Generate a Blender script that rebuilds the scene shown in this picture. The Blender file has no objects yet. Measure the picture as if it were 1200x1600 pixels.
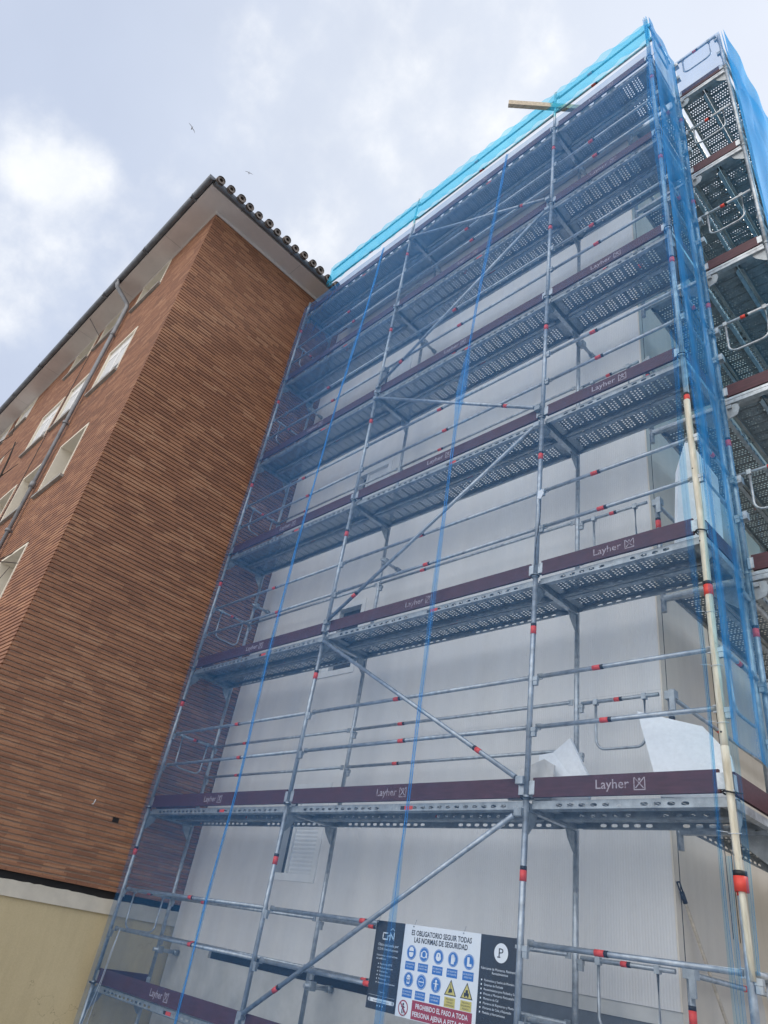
import bpy, math, random
from mathutils import Vector, Matrix
R = math.radians
rnd = random.Random(7)
sc = bpy.context.scene
col = sc.collection

# ------------------------------------------------------------------ helpers
class MB:
    """collects quads, boxes and tubes and links them as one mesh object"""
    def __init__(s): s.v = []; s.f = []; s.m = []; s.sm = []
    def face(s, pts, m=0, smooth=False):
        b = len(s.v); s.v += [tuple(p) for p in pts]
        s.f.append(tuple(range(b, b + len(pts)))); s.m.append(m); s.sm.append(smooth)
    def box(s, x0, x1, y0, y1, z0, z1, m=0):
        b = len(s.v)
        s.v += [(x0,y0,z0),(x1,y0,z0),(x1,y1,z0),(x0,y1,z0),(x0,y0,z1),(x1,y0,z1),(x1,y1,z1),(x0,y1,z1)]
        for q in ((0,3,2,1),(4,5,6,7),(0,1,5,4),(1,2,6,5),(2,3,7,6),(3,0,4,7)):
            s.f.append(tuple(b + i for i in q)); s.m.append(m); s.sm.append(False)
    def tube(s, pts, r, n=10, m=0, caps=True, r2=None):
        pts = [Vector(p) for p in pts]; rings = []
        up = Vector((0, 0, 1))
        for i, p in enumerate(pts):
            if i == 0: d = pts[1] - p
            elif i == len(pts) - 1: d = p - pts[i-1]
            else: d = (pts[i+1] - p).normalized() + (p - pts[i-1]).normalized()
            d.normalize()
            a = up.cross(d)
            if a.length < .05: a = Vector((1, 0, 0)).cross(d) if abs(d.x) < .9 else Vector((0, 1, 0)).cross(d)
            a.normalize(); c = d.cross(a)
            rr = r if r2 is None else r + (r2 - r) * i / (len(pts) - 1)
            b = len(s.v)
            for k in range(n):
                t = 2 * math.pi * k / n
                s.v.append(tuple(p + a * (rr * math.cos(t)) + c * (rr * math.sin(t))))
            rings.append(b)
        for b0, b1 in zip(rings, rings[1:]):
            for k in range(n):
                s.f.append((b0 + k, b0 + (k+1) % n, b1 + (k+1) % n, b1 + k)); s.m.append(m); s.sm.append(True)
        if caps:
            s.f.append(tuple(rings[0] + k for k in reversed(range(n)))); s.m.append(m); s.sm.append(False)
            s.f.append(tuple(rings[-1] + k for k in range(n))); s.m.append(m); s.sm.append(False)
    def prism(s, prof, axis, a, b, m=0):
        """extrude a closed 2-D outline along an axis (0 x, 1 y, 2 z)"""
        def P(q, t):
            return {0: (t, q[0], q[1]), 1: (q[0], t, q[1]), 2: (q[0], q[1], t)}[axis]
        n = len(prof)
        s.face([P(q, a) for q in prof], m); s.face([P(q, b) for q in reversed(prof)], m)
        for i in range(n):
            p, q = prof[i], prof[(i+1) % n]
            s.face([P(p, a), P(p, b), P(q, b), P(q, a)], m)
    def holed(s, o, eu, ev, w, h, hw, hh, m=0, dv=0.):
        """a w x h cell at o (spanned by unit vectors eu, ev) with an octagonal hole hw x hh"""
        o, eu, ev = Vector(o), Vector(eu), Vector(ev); cx, cy = w/2, h/2
        outer = [(w,cy),(w,h),(cx,h),(0,h),(0,cy),(0,0),(cx,0),(w,0)]
        c = min(hw, hh) * .30
        a, b_ = hw/2, hh/2
        cy += dv
        inner = [(cx+a, cy), (cx+a-c*.6, cy+b_-c*.4), (cx, cy+b_), (cx-a+c*.6, cy+b_-c*.4),
                 (cx-a, cy), (cx-a+c*.6, cy-b_+c*.4), (cx, cy-b_), (cx+a-c*.6, cy-b_+c*.4)]
        b = len(s.v)
        for q in outer + inner: s.v.append(tuple(o + eu*q[0] + ev*q[1]))
        for k in range(8):
            s.f.append((b+k, b+(k+1)%8, b+8+(k+1)%8, b+8+k)); s.m.append(m); s.sm.append(False)
    def mesh(s, name, mats):
        me = bpy.data.meshes.new(name)
        me.from_pydata(s.v, [], s.f)
        for mt in (mats if isinstance(mats, (list, tuple)) else [mats]): me.materials.append(mt)
        me.polygons.foreach_set('material_index', s.m)
        me.polygons.foreach_set('use_smooth', s.sm)
        me.update(); return me
    def build(s, name, mats, parent=None, loc=(0,0,0)):
        return link(name, s.mesh(name, mats), parent, loc)

def link(name, me, parent=None, loc=(0,0,0), rot=None):
    o = bpy.data.objects.new(name, me); col.objects.link(o); o.location = loc
    if rot: o.rotation_euler = rot
    if parent: o.parent = parent
    return o
def tag(o, label, cat, group=None):
    o['label'] = label; o['category'] = cat
    if group: o['group'] = group
    return o
def thing(name, label, cat, loc=(0,0,0), group=None):
    return tag(link(name, None, None, loc), label, cat, group)
def structure(o): o['kind'] = 'structure'; return o

def text_mb(mb, txt, x, z, h, y=0, m=0, width=None, align='L', shear=0, bold=0.):
    """text in the xz plane facing -y; h = capital height"""
    cu = bpy.data.curves.new('lettering', 'FONT'); cu.body = txt; cu.size = 1; cu.resolution_u = 2; cu.offset = bold
    ob = bpy.data.objects.new('lettering', cu); col.objects.link(ob)
    bpy.context.view_layer.update()
    me = bpy.data.meshes.new_from_object(ob.evaluated_get(bpy.context.evaluated_depsgraph_get()))
    bpy.data.objects.remove(ob)
    if not len(me.vertices): return
    xs = [v.co.x for v in me.vertices]; w0 = max(xs) - min(xs); x0 = min(xs)
    sz = h / .7
    sx = sz if width is None else width / w0
    off = {'L': 0, 'C': -w0*sx/2, 'R': -w0*sx}[align]
    b = len(mb.v)
    for v in me.vertices: mb.v.append((x + off + (v.co.x - x0)*sx + v.co.y*sz*shear, y, z + v.co.y*sz))
    for p in me.polygons:
        mb.f.append(tuple(b + i for i in p.vertices)); mb.m.append(m); mb.sm.append(False)
    bpy.data.meshes.remove(me)

# ------------------------------------------------------------------ materials
def new_mat(name):
    m = bpy.data.materials.new(name); m.use_nodes = True
    nt = m.node_tree; return m, nt, nt.nodes['Principled BSDF']
def N(nt, t, **kw):
    n = nt.nodes.new(t)
    for k, v in kw.items(): setattr(n, k, v)
    return n
def coords(nt, scale=(1,1,1), kind='Object'):
    tc = N(nt, 'ShaderNodeTexCoord'); mp = N(nt, 'ShaderNodeMapping'); mp.inputs['Scale'].default_value = scale
    nt.links.new(tc.outputs[kind], mp.inputs['Vector']); return mp.outputs['Vector']
def noise(nt, vec, scale, detail=4, rough=.55):
    n = N(nt, 'ShaderNodeTexNoise'); n.inputs['Scale'].default_value = scale
    n.inputs['Detail'].default_value = detail; n.inputs['Roughness'].default_value = rough
    nt.links.new(vec, n.inputs['Vector']); return n.outputs['Fac']
def ramp(nt, fac, stops):
    r = N(nt, 'ShaderNodeValToRGB'); e = r.color_ramp.elements
    while len(e) < len(stops): e.new(.5)
    for k, (p, c) in zip(e, stops): k.position = p; k.color = (*c, 1) if len(c) == 3 else c
    nt.links.new(fac, r.inputs['Fac']); return r.outputs['Color']
def mix(nt, fac, a, b, mode='MIX'):
    n = N(nt, 'ShaderNodeMix', data_type='RGBA', blend_type=mode)
    for sock, v in (('Factor', fac), ('A', a), ('B', b)):
        i = [q for q in n.inputs if q.name == sock and (q.type == 'RGBA' or (sock == 'Factor' and q.type == 'VALUE'))][0]
        if hasattr(v, 'links'): nt.links.new(v, i)
        elif isinstance(v, (int, float)): i.default_value = v
        else: i.default_value = (*v, 1)
    return [q for q in n.outputs if q.type == 'RGBA'][0]
def math_(nt, op, a, b=None, c=None):
    n = N(nt, 'ShaderNodeMath', operation=op)
    for i, v in enumerate((a, b, c)):
        if v is None: continue
        if hasattr(v, 'links'): nt.links.new(v, n.inputs[i])
        else: n.inputs[i].default_value = v
    return n.outputs[0]
def bump(nt, p, h, strength, dist=.01):
    b = N(nt, 'ShaderNodeBump'); b.inputs['Strength'].default_value = strength; b.inputs['Distance'].default_value = dist
    nt.links.new(h, b.inputs['Height']); nt.links.new(b.outputs['Normal'], p.inputs['Normal'])

def simple(name, c, rough=.6, metal=0., var=.25, scale=6, bumpy=0., c2=None, stretch=(1,1,1), splash=0):
    m, nt, p = new_mat(name)
    v = coords(nt, stretch)
    f = noise(nt, v, scale, 6, .6)
    lo = c2 if c2 else tuple(x * (1 - var) for x in c)
    hi = tuple(min(1, x * (1 + var * .6)) for x in c)
    cc = ramp(nt, f, [(.3, lo), (.7, hi)])
    nt.links.new(cc, p.inputs['Base Color'])
    p.inputs['Roughness'].default_value = rough; p.inputs['Metallic'].default_value = metal
    if splash:
        n2 = noise(nt, coords(nt), splash, 5, .7)
        k = ramp(nt, n2, [(.60, (0, 0, 0)), (.66, (1, 1, 1))])
        cc = mix(nt, math_(nt, 'MULTIPLY', k, .55), cc, (.58, .57, .55)); nt.links.new(cc, p.inputs['Base Color'])
        if metal:
            rr_ = math_(nt, 'MULTIPLY_ADD', k, -metal*.7, metal); nt.links.new(rr_, p.inputs['Metallic'])
    if bumpy: bump(nt, p, f, bumpy)
    return m

M = {}
M['steel'] = simple('galvanised steel', (.47, .50, .525), .40, .65, .38, 14, splash=19)
M['steel_worn'] = simple('weathered galvanised steel', (.38, .41, .43), .5, .6, .35, 9, .1, splash=15)
M['deck'] = simple('deck steel', (.27, .305, .325), .55, .2, .3, 10)
M['red'] = simple('red tape', (.78, .07, .045), .5, 0, .15, 20)
M['black'] = simple('black tape', (.018, .018, .02), .5, 0, .2, 20)
M['toe'] = simple('maroon board', (.078, .022, .031), .55, 0, .4, 7, .15, stretch=(1, 6, 6), splash=0)
def fade_mat():
    m, nt, p = new_mat('faded print'); oi = N(nt, 'ShaderNodeObjectInfo')
    tc = N(nt, 'ShaderNodeTexCoord'); ad = N(nt, 'ShaderNodeVectorMath', operation='ADD'); cb = N(nt, 'ShaderNodeCombineXYZ')
    nt.links.new(math_(nt, 'MULTIPLY', oi.outputs['Random'], 40.), cb.inputs[0]); nt.links.new(tc.outputs['Object'], ad.inputs[0]); nt.links.new(cb.outputs[0], ad.inputs[1])
    n_ = noise(nt, ad.outputs[0], 22, 5, .65)
    k = math_(nt, 'ADD', n_, math_(nt, 'MULTIPLY_ADD', oi.outputs['Random'], .22, -.02))
    nt.links.new(ramp(nt, k, [(.36, (.11, .04, .05)), (.55, (.44, .37, .39))]), p.inputs['Base Color']); p.inputs['Roughness'].default_value = .7; return m
M['fade'] = fade_mat()
M['cream_pipe'] = simple('cream timber', (.74, .68, .55), .6, 0, .2, 7, .1, c2=(.50, .43, .31), stretch=(4, 4, .7))
M['timber'] = simple('pale timber', (.58, .49, .37), .7, 0, .3, 6, .1, stretch=(1, 6, 6))
M['white'] = simple('white paint', (.78, .78, .77), .45, 0, .06, 5)
M['foam'] = simple('white foam', (.82, .83, .84), .8, 0, .07, 30, .1)
M['foam_dirty'] = simple('dusty foam', (.62, .60, .57), .8, 0, .25, 5, .1)
M['reveal'] = simple('beige reveal', (.76, .70, .59), .8, 0, .10, 3)
M['stone'] = simple('grey sill stone', (.34, .33, .31), .8, 0, .25, 9, .2)
M['zinc'] = simple('zinc gutter', (.15, .165, .185), .45, .4, .3, 5)
M['zinc_pale'] = simple('grey downpipe', (.25, .26, .28), .5, .25, .25, 5)
M['soffit'] = simple('plaster soffit', (.62, .57, .54), .9, 0, .10, 2)
M['tile'] = simple('clay roof tile', (.17, .135, .115), .85, 0, .5, 11, .3, c2=(.075, .072, .068))
def plaster_mat():
    m, nt, p = new_mat('ochre plaster'); v = coords(nt)
    big = noise(nt, v, 1.1, 5, .6); fine = noise(nt, v, 70, 4, .7); st = noise(nt, coords(nt, (5, 5, .5)), 1.3, 4, .6)
    cc = ramp(nt, big, [(.3, (.585, .49, .30)), (.7, (.66, .555, .345))])
    cc = mix(nt, .16, cc, ramp(nt, st, [(.38, (.70, .68, .64)), (.55, (1, 1, 1))]), 'MULTIPLY')
    vo = N(nt, 'ShaderNodeTexVoronoi', feature='DISTANCE_TO_EDGE'); vo.inputs['Scale'].default_value = .9
    wv = N(nt, 'ShaderNodeVectorMath', operation='ADD'); nz_ = N(nt, 'ShaderNodeTexNoise'); nz_.inputs['Scale'].default_value = 4; nz_.inputs['Detail'].default_value = 5
    nt.links.new(v, nz_.inputs['Vector']); nt.links.new(v, wv.inputs[0]); nt.links.new(nz_.outputs['Color'], wv.inputs[1]); nt.links.new(wv.outputs[0], vo.inputs['Vector'])
    crack = math_(nt, 'MULTIPLY', math_(nt, 'LESS_THAN', vo.outputs['Distance'], .0035), math_(nt, 'GREATER_THAN', big, .52))
    cc = mix(nt, math_(nt, 'MULTIPLY', crack, .45), cc, (.22, .17, .10))
    cc = mix(nt, .35, cc, ramp(nt, fine, [(.35, (.78, .77, .75)), (.6, (1, 1, 1))]), 'MULTIPLY')
    nt.links.new(cc, p.inputs['Base Color']); p.inputs['Roughness'].default_value = .92; bump(nt, p, fine, .35, .004); return m
M['plaster'] = plaster_mat()
M['band'] = simple('cream band', (.62, .58, .49), .85, 0, .12, 5, .2)
M['mortar'] = simple('pale mortar', (.52, .39, .30), .9, 0, .2, 8)
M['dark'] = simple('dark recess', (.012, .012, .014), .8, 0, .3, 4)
M['plinth'] = simple('plinth plaster', (.58, .57, .54), .9, 0, .2, 2.5, .2)
M['plinth_grey'] = simple('grey plinth', (.17, .18, .19), .9, 0, .3, 4, .2)
M['bark'] = simple('bark', (.09, .07, .06), .9, 0, .4, 12)
M['gull'] = simple('grey feathers', (.30, .31, .33), .8, 0, .3, 3)
M['cable'] = simple('black cable', (.03, .03, .035), .5)
M['wire'] = simple('white tie wire', (.7, .72, .74), .5)
M['shutter'] = simple('white roller shutter', (.74, .75, .76), .5, 0, .05, 4)
M['ground'] = simple('concrete ground', (.33, .32, .305), .9, 0, .3, .8, .3)
M['char'] = simple('charcoal print', (.022, .025, .031), .35, 0, .2, 3)
M['pwhite'] = simple('white print', (.80, .82, .84), .35, 0, .03, 3)
M['pblue'] = simple('blue print', (.03, .17, .50), .35, 0, .05, 3)
M['pyel'] = simple('yellow print', (.62, .52, .13), .35, 0, .05, 3)
M['pred'] = simple('crimson print', (.35, .03, .055), .35, 0, .05, 3)
M['pblk'] = simple('black print', (.02, .02, .022), .35, 0, .05, 3)

def glass(name):
    m, nt, p = new_mat(name)
    p.inputs['Base Color'].default_value = (.05, .06, .07, 1); p.inputs['Roughness'].default_value = .08
    p.inputs['Specular IOR Level'].default_value = .8
    f = noise(nt, coords(nt), 1.5, 2); bump(nt, p, f, .05, .02); return m
M['glass'] = glass('window glass')

def brick(name):
    m, nt, p = new_mat(name)
    tc = N(nt, 'ShaderNodeTexCoord'); sp = N(nt, 'ShaderNodeSeparateXYZ')
    nt.links.new(tc.outputs['Object'], sp.inputs[0])
    along = math_(nt, 'ADD', sp.outputs['X'], sp.outputs['Y'])
    row = math_(nt, 'FLOOR', math_(nt, 'DIVIDE', sp.outputs['Z'], .065))
    wn = N(nt, 'ShaderNodeTexWhiteNoise', noise_dimensions='1D'); nt.links.new(row, wn.inputs['W'])
    u = math_(nt, 'ADD', math_(nt, 'DIVIDE', along, .30), math_(nt, 'MULTIPLY', wn.outputs['Value'], 7.3))
    cell = math_(nt, 'FLOOR', u)
    cb = N(nt, 'ShaderNodeCombineXYZ'); nt.links.new(cell, cb.inputs[0]); nt.links.new(row, cb.inputs[1])
    w2 = N(nt, 'ShaderNodeTexWhiteNoise', noise_dimensions='2D'); nt.links.new(cb.outputs[0], w2.inputs['Vector'])
    patch = noise(nt, coords(nt), .55, 3)
    f = math_(nt, 'ADD', math_(nt, 'MULTIPLY_ADD', math_(nt, 'POWER', w2.outputs['Value'], 1.6), .62, .08), math_(nt, 'MULTIPLY', patch, .30))
    c = ramp(nt, f, [(.05, (.20, .090, .052)), (.30, (.30, .138, .078)), (.50, (.365, .172, .094)),
                     (.72, (.42, .206, .112)), (1., (.52, .30, .18))])
    fine = noise(nt, coords(nt), 45, 4)
    c = mix(nt, .55, c, ramp(nt, fine, [(.3, (.55, .52, .50)), (.7, (1., 1., 1.))]), 'MULTIPLY')
    fr = math_(nt, 'FRACT', u)
    edge = math_(nt, 'LESS_THAN', fr, .022)
    c = mix(nt, math_(nt, 'MULTIPLY', edge, .55), c, (.05, .03, .025))
    nt.links.new(c, p.inputs['Base Color']); p.inputs['Roughness'].default_value = .75
    bump(nt, p, fine, .25, .004); return m
M['brick'] = brick('long brown brick')

def panel_wall(name, c, stain, streak=.5, rough=.5):
    m, nt, p = new_mat(name)
    v = coords(nt)
    big = noise(nt, v, .7, 5, .6)
    st = noise(nt, coords(nt, (3.5, 3.5, .16)), 1.0, 5, .65)
    fine = noise(nt, coords(nt, (1, 1, 1)), 60, 3)
    cc = ramp(nt, big, [(.3, stain), (.62, c)])
    cc = mix(nt, streak, cc, ramp(nt, st, [(.32, (.72, .70, .67)), (.6, (1, 1, 1))]), 'MULTIPLY')
    # ribs: fine vertical corrugation of the cavity sheet
    sp = N(nt, 'ShaderNodeSeparateXYZ'); nt.links.new(v, sp.inputs[0])
    al = math_(nt, 'ADD', sp.outputs['X'], sp.outputs['Y'])
    rib = math_(nt, 'SINE', math_(nt, 'MULTIPLY', al, 2*math.pi/.024))
    seam = math_(nt, 'LESS_THAN', math_(nt, 'FRACT', math_(nt, 'DIVIDE', sp.outputs['Z'], 1.05)), .006)
    cc = mix(nt, math_(nt, 'MULTIPLY', seam, .25), cc, (.3, .3, .3))
    spk = ramp(nt, fine, [(.70, (0, 0, 0)), (.78, (1, 1, 1))])
    nt.links.new(cc, p.inputs['Base Color']); p.inputs['Roughness'].default_value = rough
    h = math_(nt, 'ADD', math_(nt, 'MULTIPLY', rib, .5), math_(nt, 'MULTIPLY', big, 6.))
    bump(nt, p, h, .35, .004); return m
M['wall_front'] = panel_wall('grey white ribbed cladding', (.80, .78, .755), (.71, .69, .67), .22)
M['wall_side'] = panel_wall('beige ribbed cladding', (.82, .73, .60), (.74, .65, .53), .4, .75)

def net_mat(name, open_, tint, scat, trans_col, fold=1.0):
    """woven mesh: part see-through, part blue thread; at a slant the threads close up"""
    m = bpy.data.materials.new(name); m.use_nodes = True; nt = m.node_tree; nt.nodes.clear()
    out = N(nt, 'ShaderNodeOutputMaterial')
    geo = N(nt, 'ShaderNodeNewGeometry')
    dot = N(nt, 'ShaderNodeVectorMath', operation='DOT_PRODUCT')
    nt.links.new(geo.outputs['Normal'], dot.inputs[0]); nt.links.new(geo.outputs['Incoming'], dot.inputs[1])
    cs = math_(nt, 'MAXIMUM', math_(nt, 'ABSOLUTE', dot.outputs['Value']), .16)
    v = coords(nt)
    n1 = noise(nt, coords(nt, (1, 1, .25)), 5, 4)
    dens = math_(nt, 'ADD', math_(nt, 'MULTIPLY_ADD', n1, .8, .40), math_(nt, 'MULTIPLY', noise(nt, coords(nt, (1, 1, .7)), 30, 3, .7), .45))
    ex = math_(nt, 'DIVIDE', dens, math_(nt, 'POWER', cs, 1.55))
    open_f = math_(nt, 'POWER', open_, ex)
    tr = N(nt, 'ShaderNodeBsdfTransparent'); tr.inputs['Color'].default_value = (*tint, 1)
    df = N(nt, 'ShaderNodeBsdfDiffuse'); df.inputs['Color'].default_value = (*scat, 1)
    tl = N(nt, 'ShaderNodeBsdfTranslucent'); tl.inputs['Color'].default_value = (*trans_col, 1)
    gl = N(nt, 'ShaderNodeBsdfGlossy'); gl.inputs['Color'].default_value = (.5, .7, .9, 1); gl.inputs['Roughness'].default_value = .45
    a = N(nt, 'ShaderNodeMixShader'); a.inputs[0].default_value = .5
    nt.links.new(df.outputs[0], a.inputs[1]); nt.links.new(tl.outputs[0], a.inputs[2])
    g = N(nt, 'ShaderNodeMixShader'); g.inputs[0].default_value = .06
    nt.links.new(a.outputs[0], g.inputs[1]); nt.links.new(gl.outputs[0], g.inputs[2])
    b = N(nt, 'ShaderNodeMixShader'); nt.links.new(open_f, b.inputs[0])
    nt.links.new(g.outputs[0], b.inputs[1]); nt.links.new(tr.outputs[0], b.inputs[2])
    nt.links.new(b.outputs[0], out.inputs['Surface']); return m
M['net'] = net_mat('blue debris net', .912, (.95, .98, 1.), (.05, .23, .57), (.055, .35, .84))
M['net_seam'] = net_mat('overlapping blue net', .87, (.78, .94, 1.), (.10, .42, .92), (.12, .5, 1.))
M['net_end'] = net_mat('crumpled blue net', .93, (.80, .96, 1.), (.04, .30, .75), (.05, .50, 1.))
M['net_side'] = net_mat('billowing blue net', .90, (.72, .91, 1.), (.03, .38, .92), (.05, .66, 1.))
M['net_thin'] = net_mat('cyan backlit net', .955, (.63, .94, 1.), (.03, .5, .95), (.05, .75, 1.))
M['net_dense'] = net_mat('bright blue debris net', .72, (.62, .92, 1.), (.03, .45, .95), (.04, .68, 1.))

# ------------------------------------------------------------------ ground
g = MB(); g.face([(-300,-300,-.95),(300,-300,-.95),(300,300,-.95),(-300,300,-.95)])
structure(g.build('ground', M['ground']))

# ------------------------------------------------------------------ brick apartment building
GX, GY = -.2, -2.5            # gable plane x, street front plane y
SOF = 12.86; BOT = .95; BK = 9.0; LFT = -26.0
bb = thing('brick_building', 'brown brick apartment block with tiled eaves and ochre base, left of the scaffold', 'building', (GX, GY, -.95))
inv = Vector((-GX, -GY, .95))
def bpart(mb, name, mats, parent=bb):
    return mb.build(name, mats, parent, inv if parent is bb else (0,0,0))
# windows: (x0, x1, z0, z1, recess)
W = []
rowz = [(12.0, 12.84, .30), (9.44, 10.66, .03), (6.88, 8.08, .30), (4.31, 5.51, .30), (1.75, 2.95, .3)]
cols = [(-3.25, -1.97), (-5.22, -3.94), (-6.95, -5.58)]
colsl = [(-10.9, -9.62), (-12.85, -11.57), (-14.6, -13.3), (-18.2, -17.0), (-20.2, -18.9), (-22., -20.7)]
for z0, z1, rc in rowz:
    for x0, x1 in cols + colsl:
        rr = rc if (x0, x1) in cols else .04
        W.append((x0, x1, z0, z1, rr))
fw = MB(); pitch = .065; jt = .021; dep = .025
n = int((SOF - BOT) / pitch)
for k in range(n + 1):
    z0 = BOT + k*pitch; z1 = min(z0 + pitch - jt, SOF)
    z2 = min(z0 + pitch, SOF)
    if z0 >= SOF: break
    # gable course (protruding lath of brick) and its recessed joint
    fw.box(GX - .06, GX, GY, BK, z0, z1, 0)
    fw.face([(GX - dep, GY + dep, z1), (GX - dep, BK, z1), (GX - dep, BK, z2), (GX - dep, GY + dep, z2)], 1)
    cuts = sorted((w[0], w[1]) for w in W if w[2] < z2 and w[3] > z0)
    xa = LFT
    for a, b in cuts + [(GX - .0605, None)]:
        if a > xa:
            fw.box(xa, a, GY, GY + .06, z0, z1, 0)
            fw.face([(xa, GY + dep, z1), (a, GY + dep, z1), (a, GY + dep, z2), (xa, GY + dep, z2)], 1)
        if b is not None: xa = b
bpart(fw, 'brick_wall', [M['brick'], M['mortar']])
core = MB()
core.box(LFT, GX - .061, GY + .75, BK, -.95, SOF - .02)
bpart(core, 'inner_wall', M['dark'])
# base: dark slot, cream band, ochre plaster
ba = MB()
ba.box(LFT, GX - .045, GY + .045, BK, .865, .949, 0)
bpart(ba, 'shadow_gap', M['dark'])
ba = MB()
def wavy_band(mb, z0, z1, yo):
    ys = [GY - yo + i*.07 for i in range(int((BK - GY)/.07))]
    hs = [z1 + rnd.uniform(-.006, .004) + (.004*math.sin(i*.31)) for i in range(len(ys))]
    x = GX + yo
    for i in range(len(ys) - 1):
        mb.face([(x, ys[i], z0), (x, ys[i+1], z0), (x, ys[i+1], hs[i+1]), (x, ys[i], hs[i])])
        mb.face([(x, ys[i], hs[i]), (x, ys[i+1], hs[i+1]), (x - .09, ys[i+1], hs[i+1]), (x - .09, ys[i], hs[i])])
    mb.face([(x, ys[0], z0), (x - .09, ys[0], z0), (x - .09, ys[-1], z0), (x, ys[-1], z0)])
    mb.box(LFT, x - .001, GY - yo, GY + .09, z0, z1 - .012)
wavy_band(ba, .695, .868, .02)
bpart(ba, 'cornice_band', M['band'])
ba = MB(); ba.box(LFT, GX - .01, GY + .01, BK, -.95, .694)
bpart(ba, 'plaster_wall', M['plaster'])
# soffit and eaves
OV = .42; EX, EY = GX + OV, GY - OV
so = MB(); so.box(LFT, EX, EY, BK, SOF, SOF + .05)
bpart(so, 'soffit', M['soffit'])
x = GX - 1.4
while x > LFT:
    sj = MB(); sj.box(x, x + .006, EY, GY + .02, SOF - .002, SOF + .0); bpart(sj, 'soffit_joint', M['stone']); x -= 2.2
for y in (-.6, 1.6, 3.8):
    sj = MB(); sj.box(GX - .0, EX, y, y + .006, SOF - .002, SOF + .0); bpart(sj, 'soffit_joint', M['stone'])
fa = MB(); fa.box(GX - .01, GX + .022, GY - .022, BK, SOF - .075, SOF - .001); fa.box(LFT, GX - .011, GY - .022, GY + .02, SOF - .045, SOF - .001)
bpart(fa, 'eaves_moulding', M['soffit'])
gu = MB()
prof = [(EY - .13 + .065 + .065*math.cos(t), SOF + .09 + .075*math.sin(t)) for t in [math.pi + i*math.pi/10 for i in range(11)]]
prof += [(EY - .005, SOF + .105), (EY - .13, SOF + .105)]
gu.prism(prof, 0, LFT, EX + .10)
for i in range(12):
    x = EX - .6 - i*2.0; gu.box(x, x + .05, EY - .134, EY - .0, SOF + .0, SOF + .108)
bpart(gu, 'gutter', M['zinc'])
fa = MB()
gp = [(EX + .055 + .055*math.cos(t), SOF + .055 + .055*math.sin(t)) for t in [math.pi + i*math.pi/10 for i in range(11)]]
gp += [(EX + .11, SOF + .10), (EX + .0, SOF + .10)]
fa.prism(gp, 1, EY + .02, BK)
for y in (-2.2, -.9, .6, 2.2): fa.box(EX + .0, EX + .115, y, y + .025, SOF - .003, SOF + .104)
bpart(fa, 'verge_gutter', M['zinc'])
# hipped roof with rows of barrel tiles along the gable eave
rf = MB(); ez = SOF + .12; sl = .30; hw_ = (BK - EY) / 2
ridge_x = EX - hw_; rz_ = ez + sl*hw_
c0, c1 = (EX + .06, EY - .05, ez), (EX + .06, BK, ez)
r0 = (ridge_x, EY + hw_, rz_); r1 = (LFT, EY + hw_, rz_)
rf.face([c0, c1, r0]); rf.face([c0, r0, r1, (LFT, EY - .05, ez)]); rf.face([c1, (LFT, BK, ez), r1, r0])
y = EY + .10; k = 0
while y < BK:
    j = rnd.uniform(-.015, .015); r_ = .088 + rnd.uniform(-.006, .006)
    L = min(4.5, max(.4, (y - EY) * .95, )) if y < EY + hw_ else 4.
    hx = EX + .16 + rnd.uniform(-.02, .02)
    segs = max(1, int(L / .4))
    for q in range(segs):
        xa = hx - q*.4; za = ez - .03 + sl*(q*.4) * .97
        rf.tube([(xa, y + j, za + .012), (xa - .43, y + j + rnd.uniform(-.006, .006), za + sl*.43)], r_, 12, 0, q > 0, r_*.86)
        if q == 0: rf.tube([(xa - .001, y + j, za + .012), (xa - .30, y + j, za + sl*.30)], r_*.45, 12, 0, False); rf.tube([(xa + .001, y + j, za + .012), (xa + .0012, y + j, za + .012)], r_, 12, 0, False, r_*.45)
    y += .24; k += 1
x = EX - .25
while x > LFT:
    rf.tube([(x, EY - .02, ez + .02), (x, EY + .9, ez + .02 + .9*sl)], .08, 8); x -= .24
bpart(rf, 'roof', M['tile'])
# downpipes
for px in (-3.62, -12.4):
    dp = MB(); y0 = GY - .075
    dp.tube([(px, EY - .065, SOF + .02), (px, EY - .065, SOF - .10), (px, EY - .04, SOF - .17), (px, y0 - .03, SOF - .42), (px, y0, SOF - .52), (px, y0, -.9)], .05, 12)
    for z in (1., 3.6, 6.2, 8.8, 11.4):
        dp.tube([(px, y0, z), (px, y0, z + .05)], .058, 12); dp.box(px - .012, px + .012, y0, GY + .02, z + .01, z + .04)
    dp.tube([(px, y0, 7.2), (px, y0, 7.32)], .056, 12)
    bpart(dp, 'downpipe', M['zinc_pale'])
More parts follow.
